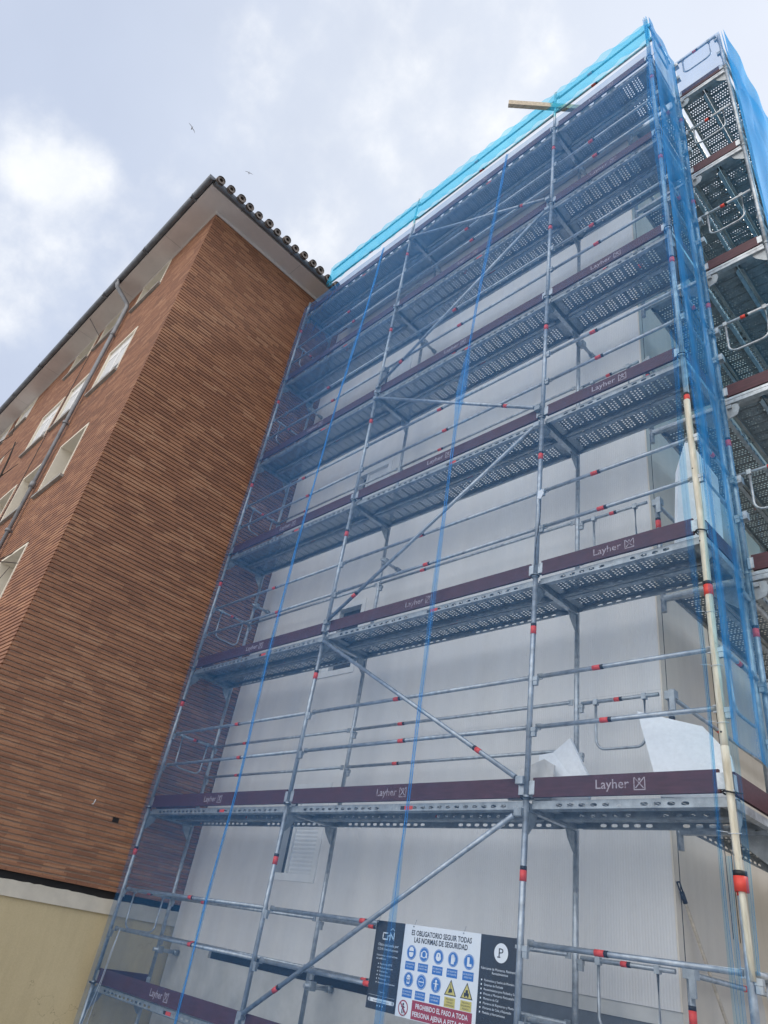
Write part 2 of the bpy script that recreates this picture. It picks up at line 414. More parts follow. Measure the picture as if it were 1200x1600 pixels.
# windows
for (x0, x1, z0, z1, rc) in W:
    w = MB(); t = .045; y0 = GY - .012; yb = GY + rc
    # casing ring (beige trim standing just proud of the brick) + reveal box
    w.box(x0, x0 + t, y0, yb + .05, z0, z1); w.box(x1 - t, x1, y0, yb + .05, z0, z1)
    w.box(x0 + t, x1 - t, y0, yb + .05, z1 - t, z1); w.box(x0 + t, x1 - t, y0 + .02, yb + .05, z0, z0 + t)
    wo = bpart(w, 'window', M['reveal'])
    fr = MB(); a0, a1, b0, b1 = x0 + t, x1 - t, z0 + t, z1 - t; ft = .06; cx = (a0 + a1)/2
    fr.box(a0, a0 + ft, yb, yb + .05, b0, b1); fr.box(a1 - ft, a1, yb, yb + .05, b0, b1)
    fr.box(a0 + ft, a1 - ft, yb, yb + .05, b0, b0 + ft); fr.box(a0 + ft, a1 - ft, yb, yb + .05, b1 - ft, b1)
    fr.box(cx - .04, cx + .04, yb - .004, yb + .05, b0 + ft, b1 - ft)
    if rc < .2:
        fr.box(a0 + ft, a1 - ft, yb + .004, yb + .045, b1 - ft - .16, b1 - ft - .001)
    bpart(fr, 'frame', M['white'], wo)
    gl = MB(); gl.face([(a0 + ft, yb + .03, b0 + ft), (a1 - ft, yb + .03, b0 + ft), (a1 - ft, yb + .03, b1 - ft), (a0 + ft, yb + .03, b1 - ft)])
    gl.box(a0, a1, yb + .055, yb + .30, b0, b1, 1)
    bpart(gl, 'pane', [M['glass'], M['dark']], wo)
    if rc < .2:
        sh = MB(); zq = b0 + ft + (.0 if rnd.random() < .6 else .35)
        while zq < b1 - ft - .17:
            sh.prism([(yb + .022, zq), (yb + .012, zq + .022), (yb + .022, zq + .044), (yb + .028, zq + .044), (yb + .028, zq)], 0, a0 + ft, a1 - ft); zq += .046
        bpart(sh, 'roller_shutter', M['shutter'], wo)
    si = MB(); si.box(x0 - .03, x1 + .03, GY - .06, GY + .03, z0 - .05, z0 - .001)
    bpart(si, 'sill', M['stone'], wo)
ca = MB(); pts = [(-5.35, GY - .40, SOF - .01), (-5.30, GY - .02, SOF - .35)] + [(-5.3 + .03*math.sin(z), GY - .02, z) for z in [12 - .5*i for i in range(20)]]
ca.tube(pts, .008, 6); bpart(ca, 'cable', M['cable'])
# small putlog hole and wall hook in the gable
ho = MB(); ho.box(GX - .004, GX + .003, -.36, -.27, 1.73, 1.79); bpart(ho, 'wall_vent', M['dark'])
ho = MB(); ho.tube([(GX, -.71, 1.87), (GX + .05, -.71, 1.87)], .006, 6); ho.tube([(GX + .05, -.71, 1.87), (GX + .05, -.70, 1.93)], .006, 6); bpart(ho, 'wall_hook', M['wire'])

# ------------------------------------------------------------------ clad house behind the scaffold
WX, WY, WT = 6.84, 1.0, 12.36
hb = thing('clad_house', 'house wrapped in pale ribbed insulation sheets behind the blue scaffold nets', 'building', (3.3, WY, -.95))
hinv = Vector((-3.3, -WY, .95))
def hpart(mb, name, mats, parent=hb): return mb.build(name, mats, parent, hinv if parent is hb else (0,0,0))
wins = [(1.72, 2.52, 1.40 + 2.57*k, min(2.46 + 2.57*k, 12.24)) for k in range(5)]
w = MB(); xs = [GX + .015, 1.72, 2.52, WX]
z = .56
def wallq(x0, x1, z0, z1, m=0):
    nx = max(1, int((x1 - x0)/.5)); 
    w.face([(x0, WY, z0), (x1, WY, z0), (x1, WY, z1), (x0, WY, z1)], m)
for k, (a, b, c, d) in enumerate(wins):
    wallq(xs[0], 4.6, z, c) if k == 0 else wallq(xs[0], 4.6, z, c)
    wallq(xs[0], a, c, d); wallq(b, 4.6, c, d); z = d
wallq(xs[0], 4.6, z, WT); wallq(4.6, WX, .77, WT)
w.face([(xs[0], WY, .56), (4.6, WY, .56), (4.6, WY + .1, .56), (xs[0], WY + .1, .56)])
w.face([(4.6, WY, .77), (WX, WY, .77), (WX, WY + .1, .77), (4.6, WY + .1, .77)])
hpart(w, 'front_wall', M['wall_front'])
w = MB(); w.face([(WX, WY, -.95), (WX, 14, -.95), (WX, 14, WT), (WX, WY, WT)]); w.face([(WX, 14, -.95), (GX, 14, -.95), (GX, 14, WT), (WX, 14, WT)])
hpart(w, 'side_wall', M['wall_side'])
w = MB(); w.box(WX - .0, WX + .004, WY - .003, WY + .055, .77, WT); w.box(WX - .012, WX + .004, WY - .004, WY - .0005, .77, WT)
hpart(w, 'corner_bead', M['wall_side'])
w = MB()
for yy, zz0, zz1 in ((1.09, .77, WT), (2.02, 1.35, 7.6), (2.16, 1.34, 7.6), (3.3, .9, 7.)):
    w.box(WX + .0, WX + .0025, yy, yy + .008, zz0, zz1)
hpart(w, 'board_joint', M['dark'])
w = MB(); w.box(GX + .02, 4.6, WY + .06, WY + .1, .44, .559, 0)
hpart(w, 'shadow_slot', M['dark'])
w = MB(); w.box(GX + .02, 4.6, WY + .015, WY + .059, -.95, .44, 0); w.box(4.601, WX - .001, WY + .012, WY + .05, .672, .769, 0); w.box(GX + .02, .75, WY + .018, WY + .058, .44, .54, 0)
hpart(w, 'plinth', M['plinth'])
w = MB(); w.box(4.601, WX - .001, WY + .02, WY + .06, -.95, .67, 0)
hpart(w, 'lower_plinth', M['plinth_grey'])
for (a, b, c, d) in wins:
    f = MB(); t = .05; y0, y1 = WY - .012, WY + .12
    f.box(a - .03, a + t, y0, y1, c - .03, d + .03); f.box(b - t, b + .03, y0, y1, c - .03, d + .03)
    f.box(a + t, b - t, y0, y1, d - t, d + .03); f.box(a + t, b - t, y0, y1, c - .03, c + t)
    f.box(a + t + .16, a + t + .20, y0 + .03, y1, c + t, d - t)
    wo = hpart(f, 'window', M['white'])
    s = MB(); zz = c + t; low = c < 2
    while zz < d - t - .01:
        hgt = min(.045, d - t - zz)
        s.prism([(WY + .05, zz), (WY + .044, zz + hgt*.5), (WY + .05, zz + hgt), (WY + .08, zz + hgt), (WY + .08, zz)], 0, a + t + (.201 if low else (.001 if c < 6 else .201)), (b - t) if (low or c > 6) else (a + t + .159)); zz += .046
    hpart(s, 'roller_shutter', M['shutter'], wo)
    s = MB(); s.face([(a + t, WY + .10, c + t), (b - t if c < 6 and not low else a + t + .159, WY + .10, c + t), (b - t if c < 6 and not low else a + t + .159, WY + .10, d - t), (a + t, WY + .10, d - t)])
    hpart(s, 'pane', M['glass'], wo)
r = MB()
ex0, ex1, ey0, ey1, ez = GX + .5, WX + .30, .22, 14.6, 12.27
r.box(ex0, ex1, ey0, WY - .016, ez, ez + .10); r.box(WX + .006, ex1, WY - .015, ey1, ez, ez + .10)
hpart(r, 'eaves', M['soffit'])
r = MB(); hw2 = (ex1 - ex0)/2; ezz = ez + .101; ap0 = ((ex0 + ex1)/2, ey0 + hw2, ezz + .28*hw2); ap1 = ((ex0 + ex1)/2, ey1, ezz + .28*hw2)
A_, B_, C_, D_ = (ex0, ey0, ezz), (ex1, ey0, ezz), (ex1, ey1, ezz), (ex0, ey1, ezz)
r.face([A_, B_, ap0]); r.face([B_, C_, ap1, ap0]); r.face([D_, A_, ap0, ap1])
xx = ex0 + .1
while xx < ex1:
    r.tube([(xx, ey0 - .02, ezz + .01), (xx, ey0 + .8, ezz + .25)], .07, 8); xx += .22
hpart(r, 'roof', M['tile'])
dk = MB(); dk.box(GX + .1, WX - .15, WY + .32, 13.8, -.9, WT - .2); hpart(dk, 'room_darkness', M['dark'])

# ------------------------------------------------------------------ scaffold parts (shared meshes)
PR = .0242
STEEL = [M['steel'], M['red'], M['black'], M['steel_worn']]
def band(mb, p, d, r, L=.075):
    p, d = Vector(p), Vector(d)
    mb.tube([p, p + d*L], r + .0022, 12, 1); mb.tube([p + d*L, p + d*(L + .028)], r + .0018, 12, 2)
def frame_mesh(name, d, axis='y', h=2.0, wedges=True, bandz=1.40):
    """one lift of a frame: two uprights, transom under the next deck, knee plates, wedge housings"""
    mb = MB()
    P = (lambda a, b, z: (b, a, z)) if axis == 'y' else (lambda a, b, z: (a, b, z))
    for a in (0, d):
        mb.tube([P(a, 0, 0), P(a, 0, h)], PR, 14, 0)
        mb.tube([P(a, 0, h - .02), P(a, 0, h + .012)], PR + .004, 14, 3)
        if h > 1.5 and a == 0: band(mb, P(a, 0, bandz), (0,0,1), PR)
        if wedges:
            for z in (.57, 1.01):
                if z < h:
                    q0 = P(a, .024, z - .06); q1 = P(a, .07, z + .03)
                    x0, x1 = sorted((q0[0], q1[0])); y0, y1 = sorted((q0[1], q1[1]))
                    ax = .018
                    if axis == 'y': y0 -= ax; y1 += ax
                    else: x0 -= ax; x1 += ax
                    mb.box(x0, x1, y0, y1, z - .055, z - .02, 3); mb.box(x0 + .004, x1 - .004, y0 + .004, y1 - .004, z - .095, z - .056, 3)
    # transom: U-section
    def bx(a0, a1, b0, b1, z0, z1, m=0):
        q0, q1 = P(a0, b0, 0), P(a1, b1, 0)
        mb.box(min(q0[0], q1[0]), max(q0[0], q1[0]), min(q0[1], q1[1]), max(q0[1], q1[1]), z0, z1, m)
    bx(PR, d - PR, -.026, .026, h - .10, h - .094); bx(PR, d - PR, -.026, -.022, h - .0935, h - .045); bx(PR, d - PR, .022, .026, h - .0935, h - .045)
    # knee plates
    for s, a in ((1, 0), (-1, d)):
        pr = [(a + s*.022, h - .101), (a + s*.16, h - .101), (a + s*.13, h - .17), (a + s*.05, h - .26), (a + s*.022, h - .28)]
        if axis == 'y': mb.prism(pr, 0, -.004, .004, 3)
        else: mb.prism(pr, 1, -.004, .004, 3)
    return mb.mesh(name, STEEL)
def rail_mesh(L, r=.019, axis=0, bandat=.5):
    mb = MB(); d = Vector((1,0,0)) if axis == 0 else Vector((0,1,0))
    a = d*.05; b = d*(L - .05)
    mb.tube([a, b], r, 10, 0)
    up = Vector((0,0,1))
    for e, s in ((d*.03, 1), (d*(L - .07), -1)):
        if axis == 0: mb.box(e.x, e.x + .05, -.006, .006, -.028, .026, 3)
        else: mb.box(-.006, .006, e.y, e.y + .05, -.028, .026, 3)
    band(mb, d*(L*bandat), d, r, .07)
    return mb.mesh('guard_rail', STEEL)
def deck_mesh(L, axis=0, w=.32):
    """perforated steel deck: groups of holes, folded side rails with slots, ribs, end caps"""
    mb = MB()
    def V(u, v, z): return (u, v, z) if axis == 0 else (v, u, z)
    eu = V(1,0,0); ev = V(0,1,0)
    rows = 7; mx = .04
    grp = .142; u = .06
    mb.face([V(0,0,0), V(u,0,0), V(u,w,0), V(0,w,0)])
    cell = (w - 2*mx)/rows; nper = 3; cu_ = .0385
    while u + grp < L - .04:
        mb.face([V(u,0,0), V(u+grp,0,0), V(u+grp,mx,0), V(u,mx,0)]); mb.face([V(u,w-mx,0), V(u+grp,w-mx,0), V(u+grp,w,0), V(u,w,0)])
        mb.face([V(u+nper*cu_,mx,0), V(u+grp,mx,0), V(u+grp,w-mx,0), V(u+nper*cu_,w-mx,0)])
        for i in range(nper):
            for j in range(rows):
                mb.holed(V(u+i*cu_, mx+j*cell, 0), eu, ev, cu_, cell, .0205, .0185, 0, cell*(.2 if i % 2 else -.2))
        ur = u + nper*cu_ + .010                                  # a pressed rib between the groups
        p0 = V(ur, mx, -.006); p1 = V(ur + .006, w - mx, -.0005)
        mb.box(min(p0[0],p1[0]), max(p0[0],p1[0]), min(p0[1],p1[1]), max(p0[1],p1[1]), -.006, -.0005)
        u += grp
    mb.face([V(u,0,0), V(L,0,0), V(L,w,0), V(u,w,0)])
    # side rails with slots: a run of slots, a plain stretch in the middle, another run
    for v in (0, w):
        uu = 0.; st = .098
        while uu + st < L:
            mid = abs(uu - L/2) < .17 if L > 2 else (abs(uu - L/2) < .12)
            if .15 < uu < L - .25 and not mid: mb.holed(V(uu, v, -.062), eu, (0,0,1), st, .052, .056, .026, 1)
            else: mb.face([V(uu,v,-.062), V(uu+st,v,-.062), V(uu+st,v,-.01), V(uu,v,-.01)], 1)
            uu += st
        mb.face([V(uu,v,-.062), V(L,v,-.062), V(L,v,-.01), V(uu,v,-.01)], 1)
        mb.face([V(0,v,-.01), V(L,v,-.01), V(L,v,0), V(0,v,0)], 1)
        s = 1 if v == 0 else -1
        mb.face([V(.05,v,-.062), V(L-.05,v,-.062), V(L-.08,v+s*.035,-.075), V(.08,v+s*.035,-.075)], 1)
        mb.face([V(.08,v+s*.035,-.075), V(L-.08,v+s*.035,-.075), V(L-.08,v+s*.036,-.058), V(.08,v+s*.036,-.058)], 1)
    for uu in (0, L):
        mb.face([V(uu,0,-.062), V(uu,w,-.062), V(uu,w,0), V(uu,0,0)], 1)
    mb.face([V(.02,.02,-.03), V(.10,.02,-.03), V(.10,w-.02,-.03), V(.02,w-.02,-.03)], 1)
    mb.face([V(L-.10,.02,-.03), V(L-.02,.02,-.03), V(L-.02,w-.02,-.03), V(L-.10,w-.02,-.03)], 1)
    if L > 2 and axis == 0:
        c = L*.56; mb.box(c, c + .10, -.0025, -.0008, -.052, -.020, 2); mb.box(c - .05, c - .001, -.0025, -.0008, -.052, -.020, 3)
    return mb.mesh('deck_board', [M['deck'], M['steel_worn'], M['red'], M['black']])
def toe_mesh(L, axis=0):
    mb = MB(); t = .025
    if axis == 0: mb.prism([(0, 0), (t, 0), (t, .148), (t - .004, .15), (.004, .15), (0, .148)], 0, .035, L - .035)
    else: mb.prism([(0, 0), (t, 0), (t, .148), (t - .004, .15), (.004, .15), (0, .148)], 1, .035, L - .035)
    for e in (.0, L - .05):                                        # galvanised end fittings with two rivets
        if axis == 0: mb.box(e, e + .05, -.003, t + .003, .02, .125, 1)
        else: mb.box(-.003, t + .003, e, e + .05, .02, .125, 1)
    return mb.mesh('toe_board', [M['toe'], M['steel']])
def logo_mesh():
    mb = MB(); text_mb(mb, 'Layher', -.20, .047, .066, 0, 0, .265, 'L', 0, .006)
    x0, z0, s = .10, .030, .088; t = .007
    for q in ((x0, x0 + s, z0, z0 + t), (x0, x0 + t, z0 + t, z0 + s), (x0 + s - t, x0 + s, z0 + t, z0 + s)):
        mb.face([(q[0],0,q[2]), (q[1],0,q[2]), (q[1],0,q[3]), (q[0],0,q[3])])
    for (a, b) in (((x0 + .014, z0 + .014), (x0 + s - .006, z0 + s)), ((x0 + s - .014, z0 + .014), (x0 + .006, z0 + s))):
        d = Vector((b[0]-a[0], b[1]-a[1])).normalized(); nrm = Vector((-d.y, d.x))*t*.55
        mb.face([(a[0]+nrm.x,-.0004,a[1]+nrm.y), (a[0]-nrm.x,-.0004,a[1]-nrm.y), (b[0]-nrm.x,-.0004,b[1]-nrm.y), (b[0]+nrm.x,-.0004,b[1]+nrm.y)])
    c = (x0 + s/2, z0 + s - .014); mb.face([(c[0]+.010*math.cos(i*math.pi/4), -.0002, c[1]+.010*math.sin(i*math.pi/4)) for i in range(8)])
    return mb.mesh('lettering', M['fade'])
def end_guard_mesh(L, axis=1):
    """end guard rail: top bar with a hanging U-shaped hoop"""
    mb = MB()
    def V(u, z): return (0, u, z) if axis == 1 else (u, 0, z)
    mb.tube([V(.03, 0), V(L - .03, 0)], .0175, 10, 0)
    a, b = L*.22, L*.80; hgt = .43; rr = .09
    pts = [V(a, 0), V(a, -hgt + rr)] + [V(a + rr - rr*math.cos(t), -hgt + rr - rr*math.sin(t)) for t in [i*math.pi/12 for i in range(1, 7)]]
    pts += [V(b - rr + rr*math.sin(t), -hgt + rr - rr*math.cos(t)) for t in [i*math.pi/12 for i in range(0, 6)]] + [V(b, -hgt + rr), V(b, 0)]
    mb.tube(pts, .0125, 8, 0)
    d = Vector(V(1, 0)); band(mb, Vector(V(L*.45, 0)), d, .0175, .05)
    for u in (a, b):
        p = V(u, 0); mb.box(p[0] - .02, p[0] + .02, p[1] - .02, p[1] + .02, -.03, .022, 3)
    return mb.mesh('end_guard', STEEL)
def brace_mesh(a, b):
    mb = MB(); a, b = Vector(a), Vector(b); d = (b - a).normalized()
    mb.tube([a + d*.05, b - d*.05], .0212, 10, 0)
    band(mb, a + d*(b - a).length*.14, d, .0212, .06)
    for e in (a, b): mb.box(e.x - .035, e.x + .035, e.y - .012, e.y + .03, e.z - .03, e.z + .03, 3)
    return mb.mesh('diagonal_brace', STEEL)

# ------------------------------------------------------------------ front scaffold
PX = [0., 3.07, 6.14, 7.71]; D = .73
fs = thing('scaffold', 'grey steel facade scaffold with three bays and seven decks in front of the clad wall', 'scaffold', (0, 0, -.95))
finv = Vector((0, 0, .95))
def fput(name, me, loc, parent=fs, rot=None):
    return link(name, me, parent, (Vector(loc) + finv) if parent is fs else loc, rot)
fm = frame_mesh('upright_frame', D); fb = frame_mesh('upright_frame', D, 'y', .95, False)
for i, x in enumerate(PX):
    fput('upright_frame', fb, (x, 0, -.95))
    for k in range(6): fput('upright_frame', fm, (x, 0, 2*k))
    top = MB(); hh = (.36, 1.16, 1.13, 1.20)[i]
    top.tube([(0,0,0), (0,0,hh)], PR, 14, 0)
    for z in (.57, 1.01):
        if z < hh: top.box(.024, .07, -.018, .018, z - .09, z - .02, 3)
    fput('guard_post', top.mesh('guard_post', STEEL), (x, 0, 12))
    bp = MB()
    for y in (0, D):
        bp.box(-.075, .075, y - .075, y + .075, 0.002, .010, 3); bp.tube([(0, y, .01), (0, y, .25)], .018, 10, 3)
    fput('base_plate', bp.mesh('base_plate', STEEL), (x, 0, -.95))
logo = logo_mesh()
rng_b = (.5, .44, .36)
for b in range(3):
    x0 = PX[b]; L = PX[b+1] - x0
    dm = deck_mesh(L - .06); tm = toe_mesh(L - .05); rm = rail_mesh(L, .019, 0, rng_b[b]); rm2 = rail_mesh(L, .019, 0, .58 - .09*b)
    rin = rail_mesh(L, .017, 0, .26)
    for k in range(7):
        z = 2*k
        for y in (.035, .375): fput('deck_board', dm, (x0 + .03, y, z - .022))
        t = fput('toe_board', tm, (x0 + .025, -.004, z - .004))
        lo = link('lettering', logo, t, (L/2 - .0, -.0012, 0))
        if k == 6 and b == 0:
            fput('guard_rail', rail_mesh(L - .55, .019, 0, .5), (x0 + .55, .0, z + 1.01)); fput('guard_rail', rail_mesh(L - .55, .019, 0, .5), (x0 + .55, 0, z + .57))
        else:
            fput('guard_rail', rm, (x0, .046, z + 1.01)); fput('guard_rail', rm2, (x0, .046, z + .57))
        if b < 2 and k < 6:
            fput('guard_rail', rin, (x0, D - .03, z + 1.01))
            if k < 3: fput('guard_rail', rin, (x0, D - .03, z + .57))
eg = end_guard_mesh(D)
for k in range(7):
    if k < 6: fput('end_guard', eg, (.03, 0, 2*k + 1.01))
    fput('end_guard', eg, (7.74, 0, 2*k + 1.01))
tmy = toe_mesh(.66, 1)
for k in range(1, 7): fput('toe_board', tmy, (7.70, .04, 2*k - .004))
for k in range(0, 7): fput('toe_board', tmy, (.05, .04, 2*k - .004))
zz = 0
for k in range(6):
    if k % 2 == 0: a, b = (3.10, -.045, 2*k + .12), (6.10, -.045, 2*k + 1.88)
    else: a, b = (6.10, -.045, 2*k + .12), (3.10, -.045, 2*k + 1.88)
    fput('diagonal_brace', brace_mesh(a, b), (0, 0, 0))
# wall ties from the inner posts into the wall
tie = MB(); tie.tube([(0, -.10, 0), (0, .24, 0)], .022, 10, 0); tie.box(-.035, .035, -.045, .03, -.035, .045, 3); tie.tube([(0, .20, 0), (0, .27, 0)], .034, 10, 3)
tie = tie.mesh('wall_tie', STEEL)
for x, k in ((.07, 0), (3.14, 0), (.07, 2), (3.14, 2), (.07, 4), (3.14, 4), (6.2, 3), (6.2, 5), (3.14, 5)):
    fput('wall_tie', tie, (x, D, 2*k + (.42 if k == 0 else 1.35 if k < 3 else 1.74)))
# inner end guards with posts at the house corner
ig = end_guard_mesh(.80, 0)
for k in range(0, 5): fput('end_guard', ig, (6.16, D, 2*k + 1.0))

# ------------------------------------------------------------------ side scaffold
sy = .80; SYS = [sy, sy + 3.07, sy + 6.14]; SX0, SX1, SXI = 7.75, 8.44, 7.0
ss = thing('side_scaffold', 'return scaffold along the beige side wall, open decks seen from below at right edge', 'scaffold', (SX0, sy, -.95))
sinv = Vector((-SX0, -sy, .95))
def sput(name, me, loc, rot=None): return link(name, me, ss, Vector(loc) + sinv, rot)
sm_ = frame_mesh('upright_frame', SX1 - SX0, 'x'); sb_ = frame_mesh('upright_frame', SX1 - SX0, 'x', .95, False)
br = MB()       # bracket: arm towards the wall, a spigot below and a guard post above
br.box(.0, .75, -.022, .022, -.10, -.055, 0); br.tube([(.02, 0, -.21), (.02, 0, -.03)], PR, 12, 0)
br.prism([(.74, -.10), (.40, -.10), (.70, -.34), (.74, -.36)], 1, -.004, .004, 3)
br.tube([(.02, 0, -.02), (.02, 0, 1.03)], PR, 12, 0); band(br, (.02, 0, .70), (0,0,1), PR, .09); br.box(-.02, .075, -.03, .03, .97, 1.04, 3); br.box(.03, .075, -.05, -.03, .86, 1.04, 3)
br = br.mesh('bracket', STEEL)
for y in SYS:
    sput('upright_frame', sb_, (SX0, y, -.95))
    for k in range(6): sput('upright_frame', sm_, (SX0, y, 2*k))
    top = MB(); top.tube([(0,0,0), (0,0,1.05)], PR, 14, 0); sput('guard_post', top.mesh('guard_post', STEEL), (SX0, y, 12))
    top = MB(); top.tube([(SX1-SX0,0,0), (SX1-SX0,0,1.04)], PR, 14, 0)
    for z in (.57, 1.01): top.box(SX1-SX0-.07, SX1-SX0-.024, -.018, .018, z - .08, z - .01, 3)
    sput('guard_post', top.mesh('guard_post', STEEL), (SX0, y, 12))
    for k in range(7): sput('bracket', br, (SXI - .02, y, 2*k))
sdm = deck_mesh(3.01, 1); sr = rail_mesh(3.07, .019, 1, .45); sr2 = rail_mesh(3.07, .019, 1, .3)
for bi in range(2):
    y0 = SYS[bi]
    for k in range(7):
        for x in (SX0 + .025, SX0 + .355): sput('deck_board', sdm, (x, y0 + .03, 2*k - .022))
        for x in (SXI + .075, SXI + .405): sput('deck_board', sdm, (x, y0 + .03, 2*k - .022))
        sput('guard_rail', sr, (SX1 - .03, y0, 2*k + 1.01)); sput('guard_rail', sr2, (SX1 - .03, y0, 2*k + .57))
        sput('guard_rail', sr2, (SXI, y0, 2*k + 1.0))
seg = end_guard_mesh(SX1 - SX0, 0); stm = toe_mesh(SX1 - SX0 - .05, 0)
beam = MB(); Ls = SX1 - SX0
beam.box(.03, Ls - .03, -.030, -.004, -.098, -.055, 0); beam.box(.03, Ls - .03, -.030, -.008, -.048, -.018, 0)
beam = beam.mesh('deck_beam', STEEL)
plate = MB(); plate.prism([(0, 0), (.11, -.01), (.13, -.07), (.10, -.15), (.02, -.17), (0, -.1)], 1, -.005, .005, 3); plate.box(.02, .06, -.03, -.006, -.06, -.02, 3)
plate = plate.mesh('knee_plate', STEEL); 
cl = MB(); cl.box(-.03, .035, -.05, .02, -.04, .04, 0); cl.tube([(0, -.055, 0), (0, .01, 0)], .014, 8, 3); cl = cl.mesh('coupler', STEEL)
for k in range(7):
    sput('end_guard', seg, (SX0, sy - .03, 2*k + 1.01))
    sput('toe_board', stm, (SX0 + .025, sy - .035, 2*k - .004)); sput('deck_beam', beam, (SX0, sy, 2*k))
    if k: sput('knee_plate', plate, (SX0 + .03, sy - .02, 2*k - .11))
    for zz in (.55, .95):
        sput('coupler', cl, (SX0 + .05, sy - .01, 2*k + zz)); 
tube_y = MB(); tube_y.tube([(0, 0, 0), (.0, .8, .0)], .0242, 12, 0, False); tube_y.tube([(0, .0, 0), (0, .01, 0)], .0246, 12, 3, False)
ty = tube_y.mesh('spigot_tube', STEEL)
for k in (2,): sput('spigot_tube', ty, (SX0 - .01, .60, 2*k - .26))
sb2 = brace_mesh((SX1 + .03, sy + .1, 0), (SX1 + .03, sy + 3.0, 1.9))
for k in (0, 2, 4): sput('diagonal_brace', sb2, (0, 0, 2*k))

# ------------------------------------------------------------------ debris nets
def sheet(fn, nu, nv, m=0):
    mb = MB(); b = 0
    for j in range(nv + 1):
        for i in range(nu + 1): mb.v.append(fn(i/nu, j/nv))
    for j in range(nv):
        for i in range(nu):
            a = j*(nu+1) + i; mb.f.append((a, a+1, a+nu+2, a+nu+1)); mb.m.append(m); mb.sm.append(True)
    return mb
def wob(a, b, s=0): return math.sin(a*1.7 + s) * math.sin(b*1.1 + s*2.1) * .6 + .3*math.sin(a*4.3 + b*2.7 + s*3) + .12*math.sin(a*11 - b*6 + s)
def lerp(a, b, t): return a + (b - a)*t
def interp(z, pts):
    if z <= pts[0][0]: return pts[0][1]
    for (z0, v0), (z1, v1) in zip(pts, pts[1:]):
        if z <= z1: return lerp(v0, v1, (z - z0)/(z1 - z0))
    return pts[-1][1]
seam1 = [(-1, 2.16), (1, 2.12), (2.2, 2.16), (4, 2.08), (5.5, 2.08), (8.4, 2.17), (10.5, 2.34), (12.4, 2.41)]
seam2 = [(-1, 4.93), (2, 4.94), (4.8, 4.92), (6.7, 4.93), (8.5, 5.02), (10.6, 5.18), (12.4, 5.31)]
sw1 = [(-1, .03), (1, .055), (2.3, .045), (4, .085), (5.5, .055), (8.4, .05), (9.5, .085), (12.4, .05)]
sw2 = [(-1, .09), (.6, .12), (1.6, .045), (3, .07), (4.6, .085), (5.6, .06), (6.4, .075), (7.0, .20), (7.8, .05), (9.5, .085), (12.4, .06)]
ZB, ZT = -.9, 12.13
redge = [(-1, 7.80), (.9, 7.80), (1.15, 7.69), (1.5, 7.675), (2., 7.67), (5.0, 7.665), (5.8, 7.70), (6.4, 7.79), (13, 7.80)]
def panel(l, r, yb, s, amp=.012):
    def fn(u, v):
        z = lerp(ZB, ZT, v); x = lerp(l(z), r(z), u)
        tie_ = abs(math.sin(math.pi*z/2))                    # held to the frame at every deck
        return (x, yb - amp*wob(x*1.3, z, s)*tie_ - .012*math.sin(x*math.pi/3.07)**2, z)
    return fn
nets = []
ymid = 3.07
NG = 'blue debris nets hung over the scaffold'
def add_net(mb, label, mat='net', name='debris_net'):
    o = mb.build(name, M[mat]); tag(o, label, 'net', NG); nets.append(o); return o
n1 = add_net(sheet(panel(lambda z: -.012, lambda z: interp(z, seam1) + interp(z, sw1)*.5, -.075, 1), 44, 150), 'blue debris net hung over the scaffold bay beside the brown brick gable')
n2 = add_net(sheet(panel(lambda z: interp(z, seam1) - interp(z, sw1)*.5, lambda z: interp(z, seam2) + interp(z, sw2)*.5, -.082, 2), 44, 150), 'middle blue debris net, hung over the window column and the zigzag braces')
n3 = add_net(sheet(panel(lambda z: interp(z, seam2) - interp(z, sw2)*.5, lambda z: interp(z, redge), -.075, 3), 44, 150), 'blue debris net over the scaffold bay by the cream corner post')
# rolled hems that make the overlaps read as darker cords
def cord(pts_fn, zs, r, y): 
    mb = MB(); mb.tube([(pts_fn(z), y, z) for z in zs], r, 5, 0, False); return mb
for o, sm, sw in ((n1, seam1, sw1), (n2, seam2, sw2)):
    zs = [ZB + i*.25 for i in range(53) if ZB + i*.25 < ZT]
    def strip(u, v, sm=sm, sw=sw):
        z = lerp(ZB, ZT, v); return (interp(z, sm) + (u - .5)*interp(z, sw)*.72, -.092 - .012*math.sin(u*9 + z*2), z)
    s_ = sheet(strip, 6, 150); s_.build('hem', M['net_seam'], o)
# folded double band along the top guard rails
def topband(off, s):
    def fn(u, v):
        x = lerp(.62, 7.78, u); z = lerp(12.38, 12.95, v)
        return (x, -.055 - off - .022*wob(x*4, z*7, s) - .012*math.sin(x*17 + z*9 + s), z + .014*math.sin(x*5 + s) + .008*math.sin(x*13 + 2*s))
    return fn
tb = sheet(topband(0, 1), 220, 10); t2 = sheet(topband(.03, 4), 220, 10)
b = len(tb.v); tb.v += t2.v; tb.f += [tuple(i + b for i in f) for f in t2.f]; tb.m += t2.m; tb.sm += t2.sm
add_net(tb, 'bright cyan strip of net folded over the topmost guard rails', 'net_thin')
